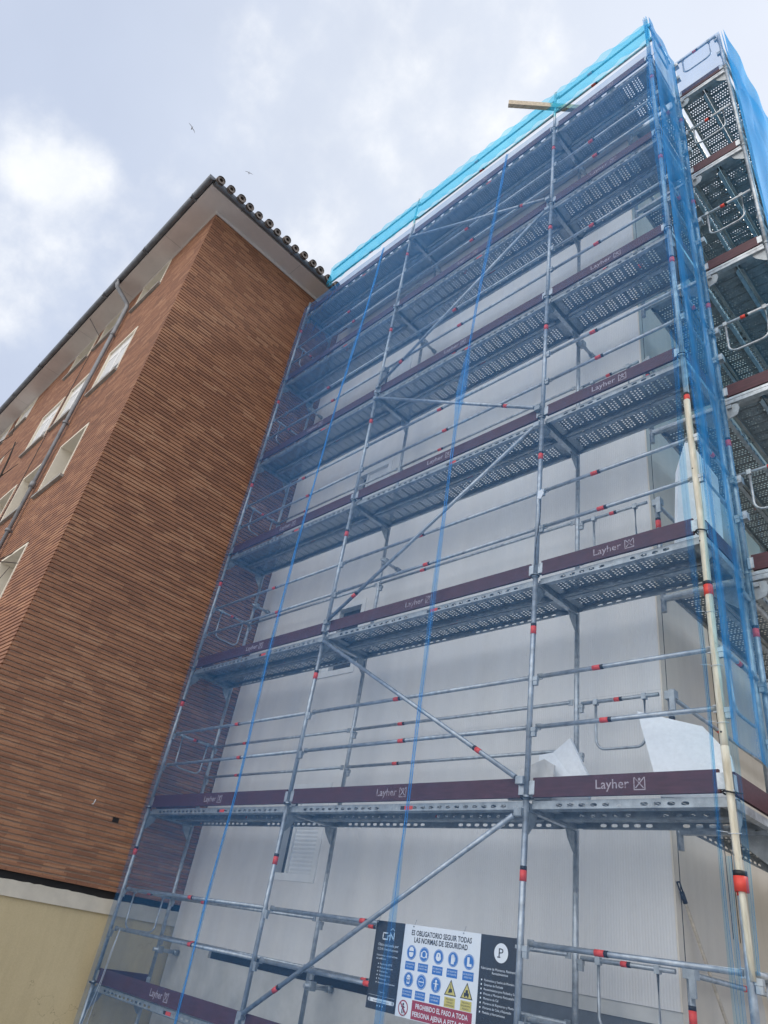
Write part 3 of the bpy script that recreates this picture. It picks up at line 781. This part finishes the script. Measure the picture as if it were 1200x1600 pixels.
# return net round the corner post and along the scaffold end
cz = [(-1, .0), (1.1, .0), (5.6, .0), (6.4, 1.), (13, 1.)]
def endnet(s, yo, zb, zt, amp):
    def fn(u, v):
        z = lerp(zb, zt, v); y = lerp(-.075, .74, u)
        return (7.785 + yo + amp*math.sin(u*13 + s + .5*math.sin(z*.8))*(.4 + .6*abs(math.sin(z*.9 + s))) + .006*wob(y*6, z, s), y, z)
    return fn
add_net(sheet(endnet(1, 0, 2.3, 13.06, .016), 26, 140), 'crumpled blue net closing the narrow end of the scaffold at the cream corner post', 'net_end')
def gather(zb, zt, x, y, w, s, amp=.012):
    def fn(u, v):
        z = lerp(zb, zt, v)
        ww = w*(.75 + .35*math.sin(z*1.3 + s))
        return (x + (u - .5)*ww + amp*math.sin(z*2.1 + s), y - .014*math.sin(u*14 + z*.7), z)
    return fn
g1 = sheet(gather(5.5, 13.08, 7.735, -.095, .13, 1), 14, 90)
for q in (gather(-.9, 6.3, 7.655, -.088, .05, 2), gather(1.0, 6.3, 7.785, -.075, .055, 4), gather(-.9, 1.6, 7.70, -.10, .075, 3)):
    t2 = sheet(q, 8, 70); b = len(g1.v); g1.v += t2.v; g1.f += [tuple(i + b for i in f) for f in t2.f]; g1.m += t2.m; g1.sm += t2.sm
add_net(g1, 'bunched blue net wound around the tall corner post', 'net_end', 'debris_net')
def sidenet(s, off, amp):
    def fn(u, v):
        z = lerp(5.2, 13.0, v); y = lerp(.74, 7.2, u)
        k = 1 - .9*math.exp(-((y - .74)/.25))
        return (8.50 + off + k*amp*(math.sin(z*1.6 + y*1.3 + s) + .6*math.sin(z*3.9 - y*2.2 + s) + .4*math.sin(y*9 + s)), y, z)
    return fn
sn = sheet(sidenet(1, .0, .03), 60, 110); t2 = sheet(sidenet(3, .03, .035), 60, 110)
b = len(sn.v); sn.v += t2.v; sn.f += [tuple(i + b for i in f) for f in t2.f]; sn.m += t2.m; sn.sm += t2.sm
add_net(sn, 'bright billowing blue net on the outer face of the side scaffold', 'net_side')
def capnet(u, v):
    x = lerp(7.80, 8.47, u); z = lerp(12.02, 13.03, v); return (x, .745 - .008*wob(x*5, z*3, 2), z)
add_net(sheet(capnet, 14, 16), 'small pale blue net behind the topmost end guard of the side scaffold')
# black ties that hold the nets to the posts
def tie_ring(x, y, z, r=.036):
    mb = MB(); mb.tube([(x + r*math.cos(t), y + r*math.sin(t), z + .004*math.sin(t*2)) for t in [i*math.pi/7 for i in range(15)]], .006, 6, 0, False)
    mb.tube([(x + r, y, z), (x + r + .05, y - .02, z - .012)], .004, 5); return mb
for i, x in enumerate(PX):
    o = (n1, n1, n3, n3)[i]
    for k in range(0, 7):
        if i == 0 and k > 5: continue
        tie_ring(x, -.012, 2*k - .01, .04).build('cable_tie', M['black'], o)

# cream sheath on the corner post
cp = MB(); zs = [.97 + i*.12 for i in range(38)]
lowz = [z for z in zs if z <= 2.3]; hiz = [z for z in zs if z >= 2.2]
def cpos(z):
    k = min(1, max(0, (2.2 - z)/1.2)); return (7.712 + .014*k + .004*math.sin(z*2.1), -.004 - .016*k + .003*math.sin(z*3.3), z)
cp.tube([cpos(z) for z in lowz], .016, 16, 0, True, .0275); cp.tube([cpos(z) for z in hiz], .0272, 16, 0, True, .0285)
for z in (1.62, 2.38, 3.02, 3.9, 4.62):
    a = rnd.uniform(-2.4, -.9); cp.tube([(7.712 + .027*math.cos(a), .027*math.sin(a), z), (7.712 + .0315*math.cos(a), .0315*math.sin(a), z)], .007, 7, 1)
cp_o = tag(cp.build('post_sheath', [M['cream_pipe'], M['black']]), 'cream sheath tied round the corner post of the front scaffold', 'post sheath')
for z0 in (1.42, 3.42):
    ox, oy, rr = (7.719, -.010, .0415) if z0 < 2 else (7.714, -.003, .0335)
    mb = MB(); mb.tube([(ox, oy, z0), (ox, oy, z0 + .085)], rr, 16, 0); mb.tube([(ox, oy, z0 + .085), (ox, oy, z0 + .115)], rr - .0005, 16, 1)
    mb.build('tape_ring', [M['red'], M['black']], cp_o)
for z0 in (1.75, 2.45, 2.86, 3.28):
    mb = MB(); mb.tube([(7.712 + .038*math.cos(t), .038*math.sin(t), z0 + .008*math.sin(t)) for t in [i*math.pi/8 for i in range(17)]], .0022, 5, 0, False)
    mb.tube([(7.712 - .03, -.03, z0), (7.62, -.05, z0 + .006)], .0018, 5); mb.build('tie_wire', M['wire'], cp_o)

# ------------------------------------------------------------------ safety sign
SXl, SZl, SWd, SHt = 4.655, .413, 1.49, .617
sg = thing('safety_sign', 'wide printed safety banner with blue icons between charcoal side panels, tied to scaffold', 'sign', (SXl, .018, SZl))
def sgp(mb, name, mats, parent=sg): return mb.build(name, mats, parent)
mb = MB(); mb.box(0, .332, 0, .004, 0, SHt); left = sgp(mb, 'charcoal_panel', M['char'])
mb = MB(); mb.box(.333, 1.119, 0, .004, -.005, SHt); mid = sgp(mb, 'white_panel', M['pwhite'])
mb = MB(); mb.box(1.12, 1.5, 0, .004, 0, SHt); right = sgp(mb, 'charcoal_panel', M['char'])
T = -.0012
mb = MB()
text_mb(mb, 'ES OBLIGATORIO SEGUIR TODAS', .725, .545, .036, T, 0, .62, 'C', 0, .022); text_mb(mb, 'LAS NORMAS DE SEGURIDAD', .725, .497, .036, T, 0, .55, 'C', 0, .022)
sgp(mb, 'lettering', M['pblk'], mid)
def disc(mb, cx, cz, r, m, y=T, n=20, rx=1.0): mb.face([(cx + r*rx*math.cos(2*math.pi*i/n), y, cz + r*math.sin(2*math.pi*i/n)) for i in range(n)], m)
def rect(mb, x0, x1, z0, z1, m, y=T): mb.face([(x0,y,z0),(x1,y,z0),(x1,y,z1),(x0,y,z1)], m)
ic_mats = [M['pblue'], M['pwhite'], M['pblk'], M['pyel'], M['pred']]
def mandatory(cx, cz, kind, words):
    mb = MB(); disc(mb, cx, cz, .050, 0); disc(mb, cx, cz, .046, 1, T*1.3); disc(mb, cx, cz, .044, 0, T*1.6)
    y = T*2.2
    if kind == 'helmet': disc(mb, cx, cz - .008, .024, 1, y); rect(mb, cx - .03, cx + .03, cz + .002, cz + .01, 0, y*1.2); disc(mb, cx, cz + .014, .024, 1, y*1.1)
    elif kind == 'ear': disc(mb, cx, cz, .026, 1, y); rect(mb, cx - .033, cx - .021, cz - .022, cz + .012, 1, y*1.2); rect(mb, cx + .021, cx + .033, cz - .022, cz + .012, 1, y*1.2); disc(mb, cx, cz, .019, 0, y*1.3)
    elif kind == 'goggles': disc(mb, cx, cz, .028, 1, y); rect(mb, cx - .032, cx + .032, cz, cz + .016, 0, y*1.2); disc(mb, cx - .013, cz + .007, .010, 1, y*1.3); disc(mb, cx + .013, cz + .007, .010, 1, y*1.3)
    elif kind == 'glove':
        rect(mb, cx - .018, cx + .012, cz - .032, cz + .008, 1, y)
        for q in range(4): rect(mb, cx - .018 + q*.0078, cx - .0115 + q*.0078, cz + .008, cz + .026 + (.006 if q in (1, 2) else 0), 1, y)
        rect(mb, cx + .014, cx + .021, cz - .014, cz + .014, 1, y)
    elif kind == 'boot': rect(mb, cx - .016, cx + .006, cz - .024, cz + .030, 1, y); rect(mb, cx - .016, cx + .028, cz - .030, cz - .012, 1, y*1.1)
    elif kind == 'mask': disc(mb, cx, cz + .012, .020, 1, y); rect(mb, cx - .014, cx + .014, cz - .028, cz, 1, y); disc(mb, cx, cz - .012, .009, 0, y*1.3); disc(mb, cx - .008, cz + .012, .005, 0, y*1.3); disc(mb, cx + .008, cz + .012, .005, 0, y*1.3)
    elif kind == 'shield': disc(mb, cx, cz, .028, 1, y); disc(mb, cx, cz, .025, 0, y*1.2); rect(mb, cx - .026, cx + .026, cz - .003, cz + .003, 1, y*1.3)
    elif kind == 'harness': disc(mb, cx, cz + .024, .009, 1, y); rect(mb, cx - .008, cx + .008, cz - .012, cz + .014, 1, y); rect(mb, cx - .024, cx + .024, cz + .004, cz + .009, 1, y*1.1); rect(mb, cx - .009, cx - .003, cz - .034, cz - .012, 1, y); rect(mb, cx + .003, cx + .009, cz - .034, cz - .012, 1, y)
    rect(mb, cx - .052, cx + .052, cz - .118, cz - .062, 0)
    for q, s_ in enumerate(words): text_mb(mb, s_, cx, cz - .084 - q*.019, .0105, T*1.6, 1, min(.092, .011*len(s_)*.8), 'C')
    sgp(mb, 'safety_icon', ic_mats, mid)
us = (.435, .572, .722, .868, 1.022)
for cx, kd, wd in zip(us, ('helmet', 'ear', 'goggles', 'glove', 'boot'), (('USO OBLIGATORIO', 'DE CASCO'), ('USO OBLIGATORIO', 'DE PROTECTORES'), ('USO OBLIGATORIO', 'DE GAFAS'), ('USO OBLIGATORIO', 'DE GUANTES'), ('USO OBLIGATORIO', 'DE BOTAS'))): mandatory(cx, .425, kd, wd)
for cx, kd, wd in zip(us, ('mask', 'shield', 'harness'), (('USO OBLIGATORIO', 'DE MASCARILLA'), ('USO OBLIGATORIO', 'DE PANTALLA'), ('USO OBLIGATORIO', 'DE ARNES'))): mandatory(cx, .243, kd, wd)
for cx, kd, wd in ((.868, 'load', ('PELIGRO', 'CARGAS', 'SUSPENDIDAS')), (1.022, 'truck', ('PELIGRO', 'MAQUINARIA', 'PESADA'))):
    mb = MB(); cz = .240
    mb.face([(cx - .058, T, cz - .045), (cx + .058, T, cz - .045), (cx, T, cz + .056)], 2); mb.face([(cx - .047, T*1.4, cz - .039), (cx + .047, T*1.4, cz - .039), (cx, T*1.4, cz + .044)], 3)
    if kd == 'load': rect(mb, cx - .002, cx + .002, cz - .005, cz + .03, 2, T*2); mb.face([(cx - .02, T*2, cz - .03), (cx + .02, T*2, cz - .022), (cx + .012, T*2, cz), (cx - .012, T*2, cz - .004)], 2)
    else: rect(mb, cx - .024, cx + .022, cz - .026, cz - .008, 2, T*2); rect(mb, cx - .010, cx + .012, cz - .008, cz + .010, 2, T*2); disc(mb, cx - .014, cz - .028, .007, 2, T*2.2); disc(mb, cx + .014, cz - .028, .007, 2, T*2.2)
    rect(mb, cx - .052, cx + .052, cz - .118, cz - .056, 3)
    for q, s_ in enumerate(wd): text_mb(mb, s_, cx, cz - .074 - q*.018, .0105, T*1.6, 2, min(.09, .010*len(s_)), 'C')
    sgp(mb, 'warning_icon', ic_mats, mid)
mb = MB(); cx, cz = .412, .055
disc(mb, cx, cz, .052, 4); disc(mb, cx, cz, .043, 1, T*1.3); disc(mb, cx, cz + .024, .009, 2, T*1.8)
rect(mb, cx - .010, cx + .010, cz - .010, cz + .014, 2, T*1.8); rect(mb, cx - .012, cx - .003, cz - .036, cz - .010, 2, T*1.8); rect(mb, cx + .003, cx + .012, cz - .034, cz - .010, 2, T*1.8); rect(mb, cx - .02, cx + .02, cz + .002, cz + .008, 2, T*1.8)
mb.face([(cx - .036, T*2.3, cz + .028), (cx - .028, T*2.3, cz + .036), (cx + .036, T*2.3, cz - .028), (cx + .028, T*2.3, cz - .036)], 4)
sgp(mb, 'prohibition_icon', ic_mats, mid)
mb = MB(); rect(mb, .50, 1.085, -.001, .118, 4)
text_mb(mb, 'PROHIBIDO EL PASO A TODA', .795, .069, .031, T*1.8, 1, .51, 'C', 0, .016); text_mb(mb, 'PERSONA AJENA A ESTA OBRA', .795, .018, .031, T*1.8, 1, .56, 'C', 0, .016)
sgp(mb, 'lettering', ic_mats, mid)
# left panel: roof-shaped logo, contractor text and bullets
mb = MB(); cx = .17
def stroke(mb, pts, t, m=0, y=T*1.2):
    for (a, b) in zip(pts, pts[1:]):
        a, b = Vector(a), Vector(b); d = (b - a).normalized(); q = Vector((-d.y, d.x))*t/2; a = a - d*t/2; b = b + d*t/2
        mb.face([(a.x+q.x,y,a.y+q.y),(a.x-q.x,y,a.y-q.y),(b.x-q.x,y,b.y-q.y),(b.x+q.x,y,b.y+q.y)], m)
stroke(mb, [(.145, .532), (.095, .532), (.095, .487), (.145, .487)], .009); stroke(mb, [(.150, .487), (.150, .512), (.168, .515)], .009, 0, T*1.4)
stroke(mb, [(.178, .485), (.178, .535), (.222, .487), (.222, .537)], .010, 0, T*1.6); stroke(mb, [(.178, .555), (.200, .572), (.222, .555)], .005, 0, T*1.8)
text_mb(mb, 'Obra ejecutada por', cx, .438, .020, T, 0, .235, 'C'); text_mb(mb, 'C.D.N. Rehabilitaciones', cx, .408, .017, T, 0, .235, 'C')
text_mb(mb, 'Soluciones constructivas', .05, .366, .013, T, 0, .24); text_mb(mb, 'de edificios', .05, .342, .013, T, 0, .11)
for q, s_ in enumerate(('Fachadas SATE', 'Rehabilitacion', 'Cubiertas', 'Aislamientos', 'Pinturas', 'Impermeabilizacion')):
    text_mb(mb, s_, .105, .306 - q*.0255, .012, T, 0, .011*len(s_)*.95); rect(mb, .08, .088, .307 - q*.0255, .315 - q*.0255, 0)
text_mb(mb, 'Contacto', .165, .118, .010, T, 0, .06, 'C')
sgp(mb, 'lettering', [M['pwhite']], left)
mb = MB(); rect(mb, .03, .30, .05, .076, 0); disc(mb, .03, .063, .013, 0); disc(mb, .30, .063, .013, 0)
text_mb(mb, 'www.cdnobras.es', .165, .056, .012, T*1.8, 1, .18, 'C'); rect(mb, .02, .31, .094, .0955, 0)
for q in range(3): disc(mb, .13 + q*.03, .03, .005, 0)
sgp(mb, 'web_strip', [M['pwhite'], M['char']], left)
mb = MB(); cx = 1.31
disc(mb, cx, .512, .062, 0, T, 28); sgp(mb, 'emblem', [M['pwhite']], right)
mb = MB(); text_mb(mb, 'P', cx, .485, .058, T*1.6, 0, .042, 'C'); rect(mb, cx - .032, cx - .004, .482, .489, 0, T*1.8); sgp(mb, 'lettering', [M['char']], right)
mb = MB(); text_mb(mb, 'IIIC', 1.43, .555, .024, T, 0, .05)
text_mb(mb, 'Fabricante de Morteros, Pavimentos y', cx, .398, .016, T, 0, .34, 'C'); text_mb(mb, 'Revestimientos', cx, .374, .016, T, 0, .14, 'C')
for q, s_ in enumerate(('Pavimentos y Suelos de Mortero', 'Sistemas de Fachada', 'Revestimientos para Fachada y SATE', 'Pintura y Morteros Fotocataliticos', 'Morteros de Cal', 'Morteros de Reparacion y Montaje', 'Morteros de Cola y Rejuntado', 'Metales y Herramientas')):
    text_mb(mb, s_, 1.175, .326 - q*.0275, .0145, T, 0, .0088*len(s_)); rect(mb, 1.145, 1.155, .327 - q*.0275, .337 - q*.0275, 0)
rect(mb, 1.14, 1.49, .035, .0365, 0); sgp(mb, 'lettering', [M['pwhite']], right)
mb = MB(); rect(mb, 1.265, 1.355, .058, .078, 0); disc(mb, 1.265, .068, .010, 0); disc(mb, 1.355, .068, .010, 0); sgp(mb, 'web_strip', [M['pwhite']], right)
for q, (x, z) in enumerate(((.015, .605), (.43, .605), (.95, .605), (1.45, .605), (.43, .01), (1.0, .005))):
    mb = MB(); mb.tube([(x, -.004, z), (x, .004, z)], .006, 10); mb.tube([(x, .002, z), (x + .01, .012, z + .05 if z > .3 else z - .02)], .0016, 4); sgp(mb, 'eyelet', M['steel_worn'])

# ------------------------------------------------------------------ loose boards and things on the scaffold
def board(pts, th, mats, name, label, cat, group=None, nrm=None):
    pts = [Vector(p) for p in pts]; n_ = (pts[1]-pts[0]).cross(pts[2]-pts[0]).normalized()*th
    c = pts[0].copy(); mb = MB(); P = [p - c for p in pts]; Q = [p + n_ for p in P]
    mb.face(P[::-1] if True else P); mb.face(Q); k = len(P)
    for i in range(k): mb.face([P[i], P[(i+1)%k], Q[(i+1)%k], Q[i]])
    o = mb.build(name, mats, None, c); tag(o, label, cat, group); return o
FG = 'white foam boards left on the decks'
board([(7.16, .20, 2.0), (7.66, .30, 2.0), (7.60, .40, 2.32), (7.38, .50, 2.58), (6.90, .42, 2.72)], .05, M['foam'], 'foam_board', 'large white foam board with cut corner leaning on lowest lettered deck near cream post', 'foam board', FG)
board([(6.10, .20, 2.0), (6.60, .18, 2.0), (6.62, .19, 2.13), (6.36, .30, 2.53), (6.20, .30, 2.42), (6.08, .28, 2.40)], .03, M['foam'], 'foam_board', 'crumpled white foam scrap with a slanted edge beside the third upright', 'foam board', FG)
board([(5.90, .10, 2.0), (6.30, .12, 2.0), (6.31, .14, 2.27), (6.20, .16, 2.33), (5.93, .15, 2.24)], .02, M['foam_dirty'], 'foam_board', 'small dusty foam scrap standing in front of the crumpled white scrap', 'foam board', FG)
board([(7.38, .22, 4.0), (7.62, .62, 4.0), (7.62, .70, 4.98), (7.52, .34, 5.26), (7.42, .30, 4.9)], .04, M['foam'], 'foam_board', 'tall white foam board upright behind the blue net at the scaffold end', 'foam board', FG)
# timber beam across the top rails
tbm = MB(); d = Vector((.72, .69, 0)).normalized(); c = Vector((6.14, 0, 12.60)); nr = Vector((-d.y, d.x, 0))
a, b_ = c - d*.76, c + d*.9
for q in (0,):
    hw, hz = .032, .06
    P = [a + nr*hw, a - nr*hw, b_ - nr*hw, b_ + nr*hw]
    lo = [p + Vector((0,0,.025)) for p in P]; hi = [p + Vector((0,0,.025 + 2*hz)) for p in P]
    tbm.face(lo); tbm.face(hi[::-1])
    for i in range(4): tbm.face([lo[i], hi[i], hi[(i+1)%4], lo[(i+1)%4]])
tag(tbm.build('timber_beam', M['timber']), 'pale timber beam sticking out across the top guard rail into the sky', 'timber beam')
# squeegee pole against the beige side wall
sq = thing('squeegee_pole', 'thin wooden pole with black clip head leaning on the beige side wall', 'tool', (7.03, 1.62, 0.3))
p0, p1 = Vector((7.02, 1.66, .3)), Vector((6.875, 1.075, 1.49)); off = -Vector((7.03, 1.62, .3))
mb = MB(); mb.tube([p0 + off, p1 + off], .0125, 10); mb.build('handle', M['timber'], sq)
d = (p1 - p0).normalized(); mb = MB(); mb.tube([p1 + off - d*.02, p1 + off + d*.06], .018, 10); 
s_ = Vector((0, 1, 0)).cross(d).normalized()*.0; side = Vector((.25, 1, 0)).cross(d).normalized()
for q in (-1, 1): mb.tube([p1 + off + d*.05 + side*.011*q, p1 + off + d*.13 + side*.013*q], .0055, 8)
mb.tube([p1 + off + d*.13 - side*.013, p1 + off + d*.133 + side*.013], .0055, 8); mb.build('clip_head', M['black'], sq)
# cable with paper tag on the third upright
mb = MB(); mb.tube([(6.17 + .02*math.sin(z*7), -.035, z) for z in [4.1 + .06*i for i in range(14)]], .004, 6)
tag(mb.build('cable', M['cable']), 'thin black cable hanging down the third upright below a white tag', 'cable')
mb = MB(); mb.prism([(6.16, 4.86), (6.20, 4.84), (6.235, 4.90), (6.21, 4.95), (6.17, 4.94)], 1, -.06, -.055)
tag(mb.build('paper_tag', M['foam']), 'small white paper tag fixed to the third upright', 'tag')
# blue rag / loose net tails at the bottom left
mb = MB(); mb.tube([(.30, -.03, .58), (.26, -.035, .3), (.27, -.05, .05), (.16, -.06, -.4), (.2, -.05, -.85)], .004, 5); mb.tube([(.31, -.03, .58), (.30, -.05, .1), (.27, -.06, -.5), (.28, -.05, -.9)], .003, 5)
tag(mb.build('rope', M['wire']), 'thin pale rope hanging from the low rail beside the ochre wall', 'rope')

# ------------------------------------------------------------------ bare tree at the left and two gulls
tr = thing('bare_tree', 'bare tree whose leafless twigs reach in at the left edge', 'tree', (2.2, -4.0, -.95))
tinv = -Vector((2.2, -4.0, -.95)); cam = Vector((9.5411, -4.8373, .7402))
def at(dr, t): return cam + Vector(dr)*t
mb = MB(); mb.tube([Vector((2.2, -4.0, -.95)) + tinv, Vector((2.18, -4.05, .8)) + tinv, Vector((2.1, -4.1, 2.2)) + tinv, Vector((2.2, -4.15, 3.4)) + tinv], .075, 10, 0, True, .03); mb.build('trunk', M['bark'], tr)
from_tr = Vector((2.15, -4.08, 2.3)); from_hi = Vector((2.2, -4.15, 3.4))
tips = []
mb = MB()
def twig(pts, r): mb.tube([Vector(p) + tinv for p in pts], r, 6, 0, True, r*.35)
L1 = [from_hi, at((-1.045, .09, .46), 7.0), at((-1.024, .133, .495), 6.9), at((-1.007, .129, .518), 6.9), at((-.993, .124, .540), 6.9)]
twig(L1, .016); twig([L1[2], at((-1.018, .14, .512), 6.85), at((-1.0, .142, .515), 6.85)], .006); twig([L1[1], at((-1.05, .115, .49), 6.9), at((-1.015, .13, .553), 6.9)], .007)
twig([from_hi, at((-1.06, .10, .53), 6.9), at((-1.013, .118, .558), 6.9), at((-.998, .112, .572), 6.9)], .008)
L2 = [from_tr, at((-1.10, .14, .37), 6.8), at((-1.060, .187, .392), 6.7), at((-1.0416, .2108, .3954), 6.7)]
twig(L2, .010); twig([L2[2], at((-1.045, .198, .405), 6.7), at((-1.036, .200, .413), 6.7)], .006)
twig([from_tr, at((-1.11, .17, .33), 6.7), at((-1.073, .20, .356), 6.7), at((-1.05, .205, .389), 6.7)], .008)
for i in range(16):
    s = from_tr.lerp(from_hi, rnd.random()); dd = Vector((rnd.uniform(-1, -.1), rnd.uniform(-1, .2), rnd.uniform(.2, 1.2)))
    twig([s, s + dd*.35, s + dd*.7 + Vector((rnd.uniform(-.1, .1),)*3), s + dd*1.1], .012)
mb.build('branches', M['bark'], tr)
def gull(dr, dist, axis, span, label):
    p = at(Vector(dr).normalized(), dist); right = Vector(axis).normalized(); up = Vector((0,0,1)); fwd = up.cross(right).normalized()
    up = right.cross(fwd)
    mb = MB(); s = span/2
    for sg_ in (-1, 1):
        pr = [(0, .0), (.45, .13), (1.0, -.02)]
        for (u0, h0), (u1, h1) in zip(pr, pr[1:]):
            c0, c1 = .085*(1 - u0*.6), .085*(1 - u1*.85)
            A = [right*sg_*s*u0 + up*s*h0 + fwd*s*c0, right*sg_*s*u1 + up*s*h1 + fwd*s*c1*.6, right*sg_*s*u1 + up*s*h1 - fwd*s*c1*1.2, right*sg_*s*u0 + up*s*h0 - fwd*s*c0]
            B = [q - up*s*.03 for q in A]
            mb.face(A); mb.face(B[::-1])
            for i in range(4): mb.face([A[i], B[i], B[(i+1)%4], A[(i+1)%4]])
    mb.tube([fwd*s*.34, fwd*s*.2, -fwd*s*.1, -fwd*s*.36], s*.05, 8, 0, True, s*.03); mb.tube([fwd*s*.24, fwd*s*.1, -fwd*s*.2], s*.085, 8, 0, True, s*.05)
    o = mb.build('gull', M['gull'], None, p); tag(o, label, 'bird', 'gulls gliding over the roofs')
Rm = Matrix.Rotation(0, 3, 'X')
ce = Matrix.LocRotScale(None, __import__('mathutils').Euler((2.14756588, -.155578239, .773675925)), None).to_3x3()
def scr(dx, dy): return ce @ Vector((dx, -dy, 0))          # a wing axis square to the view of each bird
gull((-.68238, .08198, .95548), 62, scr(7, 12), .92, 'dark gull gliding with steeply banked wings, higher in the sky of the two')
gull((-.64284, .16998, .91460), 75, scr(9, 4), .84, 'small gull gliding nearly level just above the tiled roof corner')

# ------------------------------------------------------------------ sky, sun, camera
wd = bpy.data.worlds.new('World'); sc.world = wd; wd.use_nodes = True; nt = wd.node_tree
bg = nt.nodes['Background']
SUN_EL, SUN_AZ = 52, 25          # azimuth from +y towards +x
sky = N(nt, 'ShaderNodeTexSky', sky_type='NISHITA'); sky.sun_disc = False
sky.sun_elevation = R(SUN_EL); sky.sun_rotation = R(SUN_AZ); sky.air_density = 1.0; sky.dust_density = 2.0; sky.ozone_density = 1.0
tc = N(nt, 'ShaderNodeTexCoord'); dirv = tc.outputs['Generated']
def blob(d, lo, hi):
    n_ = N(nt, 'ShaderNodeVectorMath', operation='DOT_PRODUCT'); nt.links.new(dirv, n_.inputs[0]); n_.inputs[1].default_value = Vector(d).normalized()
    mr = N(nt, 'ShaderNodeMapRange', interpolation_type='SMOOTHSTEP'); mr.inputs['From Min'].default_value = lo; mr.inputs['From Max'].default_value = hi
    nt.links.new(n_.outputs['Value'], mr.inputs['Value']); return mr.outputs['Result']
nz = noise(nt, dirv, 3.2, 8, .58); nz2 = noise(nt, dirv, 8., 9, .58)
left = blob((-.772, .012, .635), .981, .9994); left2 = blob((-.671, -.035, .74), .9955, 1.0)
glow = blob((-.50, .38, .92), .90, 1.0); glow2 = blob((-.32, .52, 1.0), .80, 1.0)
rear = blob((.15, -.90, .45), .36, .92)  # unseen bright sky patch, added behind the camera to lift the facing walls
s1 = math_(nt, 'MULTIPLY_ADD', nz, .7, -.50)
s1 = math_(nt, 'ADD', s1, math_(nt, 'MULTIPLY', left, .66)); s1 = math_(nt, 'ADD', s1, math_(nt, 'MULTIPLY', left2, .45))
s1 = math_(nt, 'ADD', s1, math_(nt, 'MULTIPLY', math_(nt, 'SUBTRACT', nz2, .5), 1.25))
s1 = math_(nt, 'ADD', s1, math_(nt, 'MULTIPLY', glow, .62))
cm = N(nt, 'ShaderNodeMapRange', interpolation_type='SMOOTHSTEP'); cm.inputs['From Min'].default_value = .22; cm.inputs['From Max'].default_value = .85
nt.links.new(s1, cm.inputs['Value']); cloud = cm.outputs['Result']
haze_c = mix(nt, glow2, (5.4, 6.05, 7.4), (6.6, 7.1, 8.0)); haze_c = mix(nt, 1., haze_c, ramp(nt, noise(nt, dirv, 2.3, 5, .55), [(.3, (.90, .90, .91)), (.65, (1., 1., 1.))]), 'MULTIPLY')
base = mix(nt, .86, sky.outputs['Color'], haze_c)
cl_c = mix(nt, math_(nt, 'MULTIPLY_ADD', nz2, 2., -.5), (6.0, 6.5, 7.3), (8.2, 8.3, 8.5))
full = mix(nt, cloud, base, cl_c)
full = mix(nt, math_(nt, 'MULTIPLY', rear, .8), full, (19., 18.2, 17.4))
nt.links.new(full, bg.inputs['Color']); bg.inputs['Strength'].default_value = .1
sl_ = bpy.data.lights.new('sun', 'SUN'); sl_.energy = 1.2; sl_.angle = R(12); sl_.color = (1., .95, .88)
so_ = bpy.data.objects.new('sun', sl_); col.objects.link(so_)
az, el = R(SUN_AZ), R(SUN_EL); dv = Vector((math.sin(az)*math.cos(el), math.cos(az)*math.cos(el), math.sin(el)))
so_.rotation_euler = dv.to_track_quat('Z', 'Y').to_euler(); so_.location = (0, 0, 30)

cd = bpy.data.cameras.new('camera'); co = bpy.data.objects.new('camera', cd); col.objects.link(co)
co.location = cam; co.rotation_euler = (2.14756588, -.155578239, .773675925)
cd.sensor_fit = 'VERTICAL'; cd.sensor_height = 36; cd.lens = 1080.70778/1600*36; cd.clip_end = 2000; cd.clip_start = .05
sc.camera = co
sc.view_settings.view_transform = 'Standard'; sc.view_settings.look = 'None'; sc.view_settings.exposure = .38; sc.view_settings.gamma = 1
sc.cycles.transparent_max_bounces = 32; sc.cycles.max_bounces = 8
